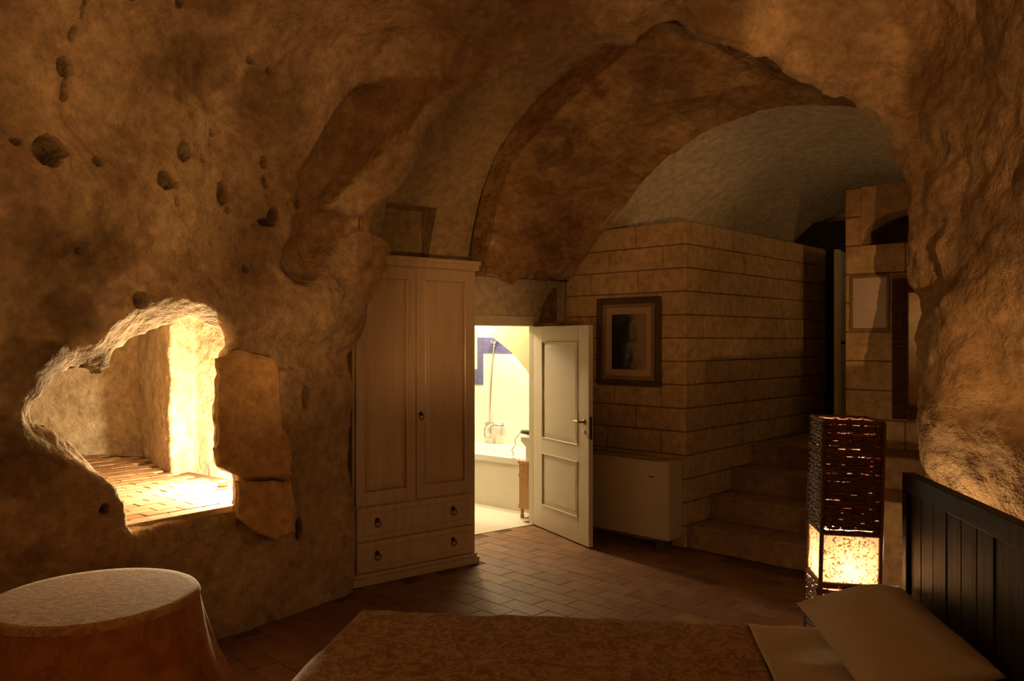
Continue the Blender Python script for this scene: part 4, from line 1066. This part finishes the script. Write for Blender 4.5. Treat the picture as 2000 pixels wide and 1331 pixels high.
def pillow(name, lx, ly, lz, sx, sy, sz, tilt, yaw, label, seed):
    n = 36; vs_, fs = [], []
    for side in (1, -1):
        for i in range(n+1):
            for j in range(n+1):
                u_ = i/n*2-1; v_ = j/n*2-1
                pin = 1-0.10*(u_*u_*v_*v_)-0.05*(abs(u_)**2*(1-v_*v_)+abs(v_)**2*(1-u_*u_))*0
                hh = ((1-abs(u_)**2.6)*(1-abs(v_)**2.6))**0.55
                x = u_*sx/2*(1-0.06*(1-v_*v_)*0-0.05*(v_*v_)*0+0.05*(v_*v_)*abs(u_)); y = v_*sy/2*(1+0.04*u_*u_)
                vs_.append((x, y, side*hh*sz/2))
    vs_ = np.array(vs_); q = vs_*np.array([1.0, 1.0, 0.4]); nn_ = fbm(q, 5, 3, seed)
    edge_ = np.clip(1-np.maximum(np.abs(vs_[:, 0])/(sx/2), np.abs(vs_[:, 1])/(sy/2)), 0, 1)
    vs_[:, 2] += 0.014*nn_*np.sign(vs_[:, 2])*np.minimum(1, edge_*5)
    k = (n+1)**2
    for s_, side in enumerate((1, -1)):
        for i in range(n):
            for j in range(n):
                a = s_*k+i*(n+1)+j; f_ = (a, a+n+1, a+n+2, a+1); fs.append(f_ if side == 1 else f_[::-1])
    o = mesh_obj(name, vs_, fs, M['sheet'], None, smooth=True)
    bm = bmesh.new(); bm.from_mesh(o.data); bmesh.ops.remove_doubles(bm, verts=bm.verts, dist=0.0008); bm.to_mesh(o.data); bm.free()
    p = BO+BA*lx+BB*ly
    o.location = (p[0], p[1], lz); o.rotation_euler = Matrix.Rotation(ang_of(BA)+yaw, 3, 'Z').to_4x4().to_euler()
    R_ = Matrix.Rotation(ang_of(BA)+yaw, 3, 'Z') @ Matrix.Rotation(-tilt, 3, 'Y')
    o.rotation_euler = R_.to_euler()
    tag(o, label, 'pillow', 'white pillows on the bed'); return o
pillow('pillow', 2.005, -0.385, 0.787, 0.38, 0.84, 0.17, math.radians(12), 0.02, 'white pillow propped on the headboard beside the wicker lamp', 41)
pillow('pillow', 2.005, -1.32, 0.787, 0.38, 0.82, 0.17, math.radians(12), -0.03, 'white pillow at the near end of the headboard', 47)

# ------------------------------------------------------------------ wicker floor lamps
def wicker_lamp(loc, label, watt, lean):
    root = empty('floor_lamp', (loc[0], loc[1], 0), ang_of(BA)); tag(root, label, 'lamp', 'wicker floor lamps by the bed')
    S = 0.122; Zp0, Zp1, Zt = 0.735, 0.965, 1.445
    r = random.Random(17)
    def face_pts(k, u_, z, out):   # k-th side, u in -1..1
        if k == 0: return (u_*S, -S-out, z)
        if k == 1: return (S+out, u_*S, z)
        if k == 2: return (-u_*S, S+out, z)
        return (-S-out, -u_*S, z)
    def weave(name, z0, z1, pitch, rad):
        bm = bmesh.new(); rows = int((z1-z0)/pitch)
        for i in range(rows):
            z = z0+(i+.5)*(z1-z0)/rows+r.uniform(-.0035, .0035)
            pts = []
            for k in range(4):
                for j in range(8):
                    u_ = -1+2*(j+.5)/8
                    out = 0.0035*(1 if (j+i) % 2 else -1)+r.uniform(-.0015, .0015)
                    pts.append(face_pts(k, u_, z+r.uniform(-.003, .003), out))
            add_tube(bm, pts, rad*r.uniform(0.75, 1.15), 5, closed=True)
        for k in range(4):                     # upright stakes the strands are woven on
            for j in range(0, 8, 2):
                u_ = -1+2*(j+1)/8
                add_tube(bm, [face_pts(k, u_, z0, -.002), face_pts(k, u_, z1, -.002)], 0.0035, 5)
        o = bm_obj(name, bm, M['wicker'], root, smooth=True); o['kind'] = 'stuff'; return o
    weave('upper_wicker', Zp1-.01, Zt, 0.0116, 0.0083); weave('lower_wicker', 0.01, Zp0+.005, 0.0116, 0.0083)
    for k, (sx, sy) in enumerate(((1, 1), (1, -1), (-1, 1), (-1, -1))):
        bm = bmesh.new(); add_tube(bm, [(sx*S, sy*S, 0.0), (sx*S, sy*S, 0.35), (sx*(S+.001), sy*S, 0.8), (sx*S, sy*S, Zt+.004)], 0.0095, 8); bm_obj('corner_post', bm, M['wicker'], root, smooth=True)
    for z in (Zt, Zp1-.004, Zp0+.004):
        bm = bmesh.new(); add_tube(bm, [(S, S, z), (-S, S, z), (-S, -S, z), (S, -S, z)], 0.010, 8, closed=True); bm_obj('rim', bm, M['wicker'], root)
    for k in range(4):                        # lit paper band
        n = 10; vs_, fs = [], []
        for i in range(n+1):
            for j in range(n+1):
                p = face_pts(k, (-1+2*i/n)*0.97, Zp0+(Zp1-Zp0)*j/n, -0.004+0.003*math.sin(i*1.3+j*.9)); vs_.append(p)
        for i in range(n):
            for j in range(n): a = i*(n+1)+j; fs.append((a, a+n+1, a+n+2, a+1))
        mesh_obj('paper_panel', vs_, fs, M['paper'], root, smooth=True)
    bm = bmesh.new(); add_lathe(bm, [(0.008, 0), (0.012, 0.012), (0.019, 0.03), (0.020, 0.042), (0.013, 0.056), (0.004, 0.062)], 16, (0, 0, 0.712)); bm_obj('bulb', bm, M['bulb'], root, smooth=True)
    bm = bmesh.new(); add_lathe(bm, [(0.014, 0.67), (0.014, 0.712)], 12); add_tube(bm, [(0, 0, 0.02), (0, 0, 0.67)], 0.008, 8); add_box(bm, -S, S, -S, S, 0.0, 0.02); bm_obj('stem', bm, M['iron'], root)
    point('lamp_light', (0.0, 0.0, 0.792), watt, (1.0, 0.66, 0.36), 0.012, root)
    root.rotation_euler = (0, lean, ang_of(BA)); return root
lp = at(1636, 1000, 3.58)
wicker_lamp((lp[0], lp[1]), 'square dark wicker floor lamp glowing between bed and stairs', BEDSIDE_W, math.radians(1.5))
l2 = BO+BA*2.12-BB*(BWID+0.22)
wicker_lamp((l2[0], l2[1]), 'matching wicker floor lamp on the near side of the bed', BEDSIDE_FAR_W, 0.0)

# ------------------------------------------------------------------ round table with cloth
TC = np.array([-1.715, 3.28]); TR = 0.396; TZ = 0.75
tbl = empty('round_table', (TC[0], TC[1], 0)); tag(tbl, 'round table hidden under the rust tablecloth', 'table')
bm = bmesh.new(); add_lathe(bm, [(TR-.02, 0.715), (TR-.008, 0.72), (TR-.008, 0.738), (TR-.02, 0.742)], 48); bm_obj('tabletop', bm, M['cabinet'], tbl)
bm = bmesh.new(); add_lathe(bm, [(0.20, 0.0), (0.20, 0.03), (0.05, 0.07), (0.04, 0.60), (0.09, 0.715)], 24); bm_obj('pedestal', bm, M['cabinet'], tbl)
n = 160; vs_, fs = [], []; rows = []
for k in range(1, 12): rows.append((TR*k/11.0*0.985, TZ, 0))
rows += [(TR*0.996, TZ-.003, 0), (TR+.004, TZ-.010, 0), (TR+.009, TZ-.03, 0)]
for k in range(1, 22): rows.append((TR+.009+0.012*k*(0.45+0.03*k), TZ-.03-(TZ-.05)*k/21, k/21))
vs_.append((0, 0, TZ))
for (R_, z, f) in rows:
    for k in range(n):
        a = 2*math.pi*k/n
        wv = f**0.8*(0.030*math.sin(a*11+1.3*math.sin(a*3))+0.016*math.sin(a*19+2))
        vs_.append(((R_+wv)*math.cos(a), (R_+wv)*math.sin(a), max(z, 0.008)))
for k in range(n): fs.append((0, 1+k, 1+(k+1) % n))
for i in range(len(rows)-1):
    for k in range(n): a = 1+i*n+k; b = 1+i*n+(k+1) % n; fs.append((a, a+n, b+n, b))
tc = mesh_obj('tablecloth', vs_, fs, M['tablecloth'], None, smooth=True); tc.location = (TC[0], TC[1], 0); tag(tc, 'rust orange tablecloth hanging in folds to the floor', 'tablecloth')
vs_, fs = [(0, 0, TZ+.005)], []
for (R_, z) in [(TR*k/10, TZ+.005) for k in range(1, 10)]+[(TR*.985, TZ+.005), (TR+.002, TZ+.001), (TR+.010, TZ-.010), (TR+.0125, TZ-.018)]:
    for k in range(n): a = 2*math.pi*k/n; vs_.append((R_*math.cos(a), R_*math.sin(a), z))
for k in range(n): fs.append((0, 1+k, 1+(k+1) % n))
for i in range(12):
    for k in range(n): a = 1+i*n+k; b = 1+i*n+(k+1) % n; fs.append((a, a+n, b+n, b))
tt_ = mesh_obj('table_topper', vs_, fs, M['tabletop_cloth'], None, smooth=True); tt_.location = (TC[0], TC[1], 0); tag(tt_, 'paler speckled round cover on top of the table', 'table cover')

# ------------------------------------------------------------------ niche lamp, headboard uplight and two added lamps
nlp = np.array([-1.97, 5.44])
nl = empty('niche_lamp', (nlp[0], nlp[1], SILL_Z)); tag(nl, 'small floor uplight hidden behind the right edge of the niche', 'lamp')
bm = bmesh.new(); add_lathe(bm, [(0.05, 0.0), (0.05, 0.012), (0.03, 0.02), (0.035, 0.05), (0.02, 0.055)], 18); bm_obj('base', bm, M['iron'], nl)
point('niche_light', (0.0, 0.0, 0.13), NICHE_W, (1.0, 0.80, 0.48), 0.03, nl)

# unseen lamp added as main room light; bowl and strands shape its beam
gl = empty('added_globe_lamp', (0.85, -0.70, 0)); tag(gl, 'added rattan globe lamp behind the viewpoint, unseen, lighting the room', 'lamp')
GZ, GR = 1.40, 0.17
bm = bmesh.new(); add_lathe(bm, [(0.16, 0), (0.16, 0.02), (0.015, 0.035), (0.012, GZ-GR)], 20); bm_obj('stand', bm, M['iron'], gl)
bm = bmesh.new(); rings = []
for i in range(10):
    a = -math.pi/2+math.pi/2*i/9*1.0; rings.append([bm.verts.new((max(GR*math.cos(a), .012)*math.cos(2*math.pi*k/28), max(GR*math.cos(a), .012)*math.sin(2*math.pi*k/28), GZ+GR*math.sin(a))) for k in range(28)])
for A, B in zip(rings, rings[1:]):
    for k in range(28): bm.faces.new((A[k], A[(k+1) % 28], B[(k+1) % 28], B[k]))
bm_obj('lined_bowl', bm, M['wicker'], gl, smooth=True)
gr_ = random.Random(31)
for i in range(46):
    nrm = Vector((gr_.uniform(-1, 1), gr_.uniform(-1, 1), gr_.uniform(-.5, .5))).normalized()
    u_ = nrm.orthogonal().normalized(); v_ = nrm.cross(u_); off = gr_.uniform(-.4, .4)*GR; rad_ = math.sqrt(GR*GR-off*off)
    bm = bmesh.new(); pts = [nrm*off+(u_*math.cos(2*math.pi*k/36)+v_*math.sin(2*math.pi*k/36))*rad_+Vector((0, 0, GZ)) for k in range(36)]
    add_tube(bm, pts, gr_.uniform(.0018, .0040), 6, closed=True); bm_obj('strand', bm, M['wicker'], gl, smooth=True)
point('globe_fill_light', (0, 0, GZ), GLOBE_W, WARM, 0.007, gl)

cap_rings = []
bm = bmesh.new()
for i in range(8):
    a = math.radians(26)+(math.pi/2-math.radians(26))*i/7; cap_rings.append([bm.verts.new((max(GR*math.cos(a), .004)*math.cos(2*math.pi*k/28), max(GR*math.cos(a), .004)*math.sin(2*math.pi*k/28), GZ+GR*math.sin(a))) for k in range(28)])
for A, B in zip(cap_rings, cap_rings[1:]):
    for k in range(28): bm.faces.new((A[k], A[(k+1) % 28], B[(k+1) % 28], B[k]))
bm_obj('light_cap', bm, M['wicker'], gl, smooth=True)  # cap added to keep the lamp's light off the ceiling
# unseen lamp added behind the pier to brighten the alcove vault
lw = C0+VS*2.30+UU*1.3
ll = empty('added_landing_lamp', (lw[0], lw[1], 2.45)); tag(ll, 'added unseen lamp on the stair landing behind the pier', 'lamp')
bm = bmesh.new(); add_lathe(bm, [(0.03, -0.06), (0.09, -0.02), (0.11, 0.02), (0.105, 0.02), (0.085, -0.015), (0.03, -0.05)], 18); bm_obj('shade', bm, M['white'], ll)
bm = bmesh.new(); add_box(bm, -.02, .02, -.02, .02, -.12, -.06); bm_obj('bracket', bm, M['iron'], ll)
point('landing_fill_light', (0, 0, 0.03), LANDING_W, (1.0, 0.62, 0.27), 0.05, ll)

# little uplight on the floor behind the headboard
ub = np.array([1.99, 3.84])
ul = empty('headboard_uplight', (ub[0], ub[1], 0)); tag(ul, 'small uplight hidden behind the black headboard', 'lamp')
bm = bmesh.new(); add_lathe(bm, [(0.06, 0.0), (0.06, 0.02), (0.02, 0.03), (0.02, 0.62), (0.045, 0.66), (0.05, 0.72)], 18); bm_obj('can', bm, M['iron'], ul)
point('uplight', (0, 0, 0.78), UPLIGHT_W, (1.0, 0.62, 0.28), 0.03, ul)
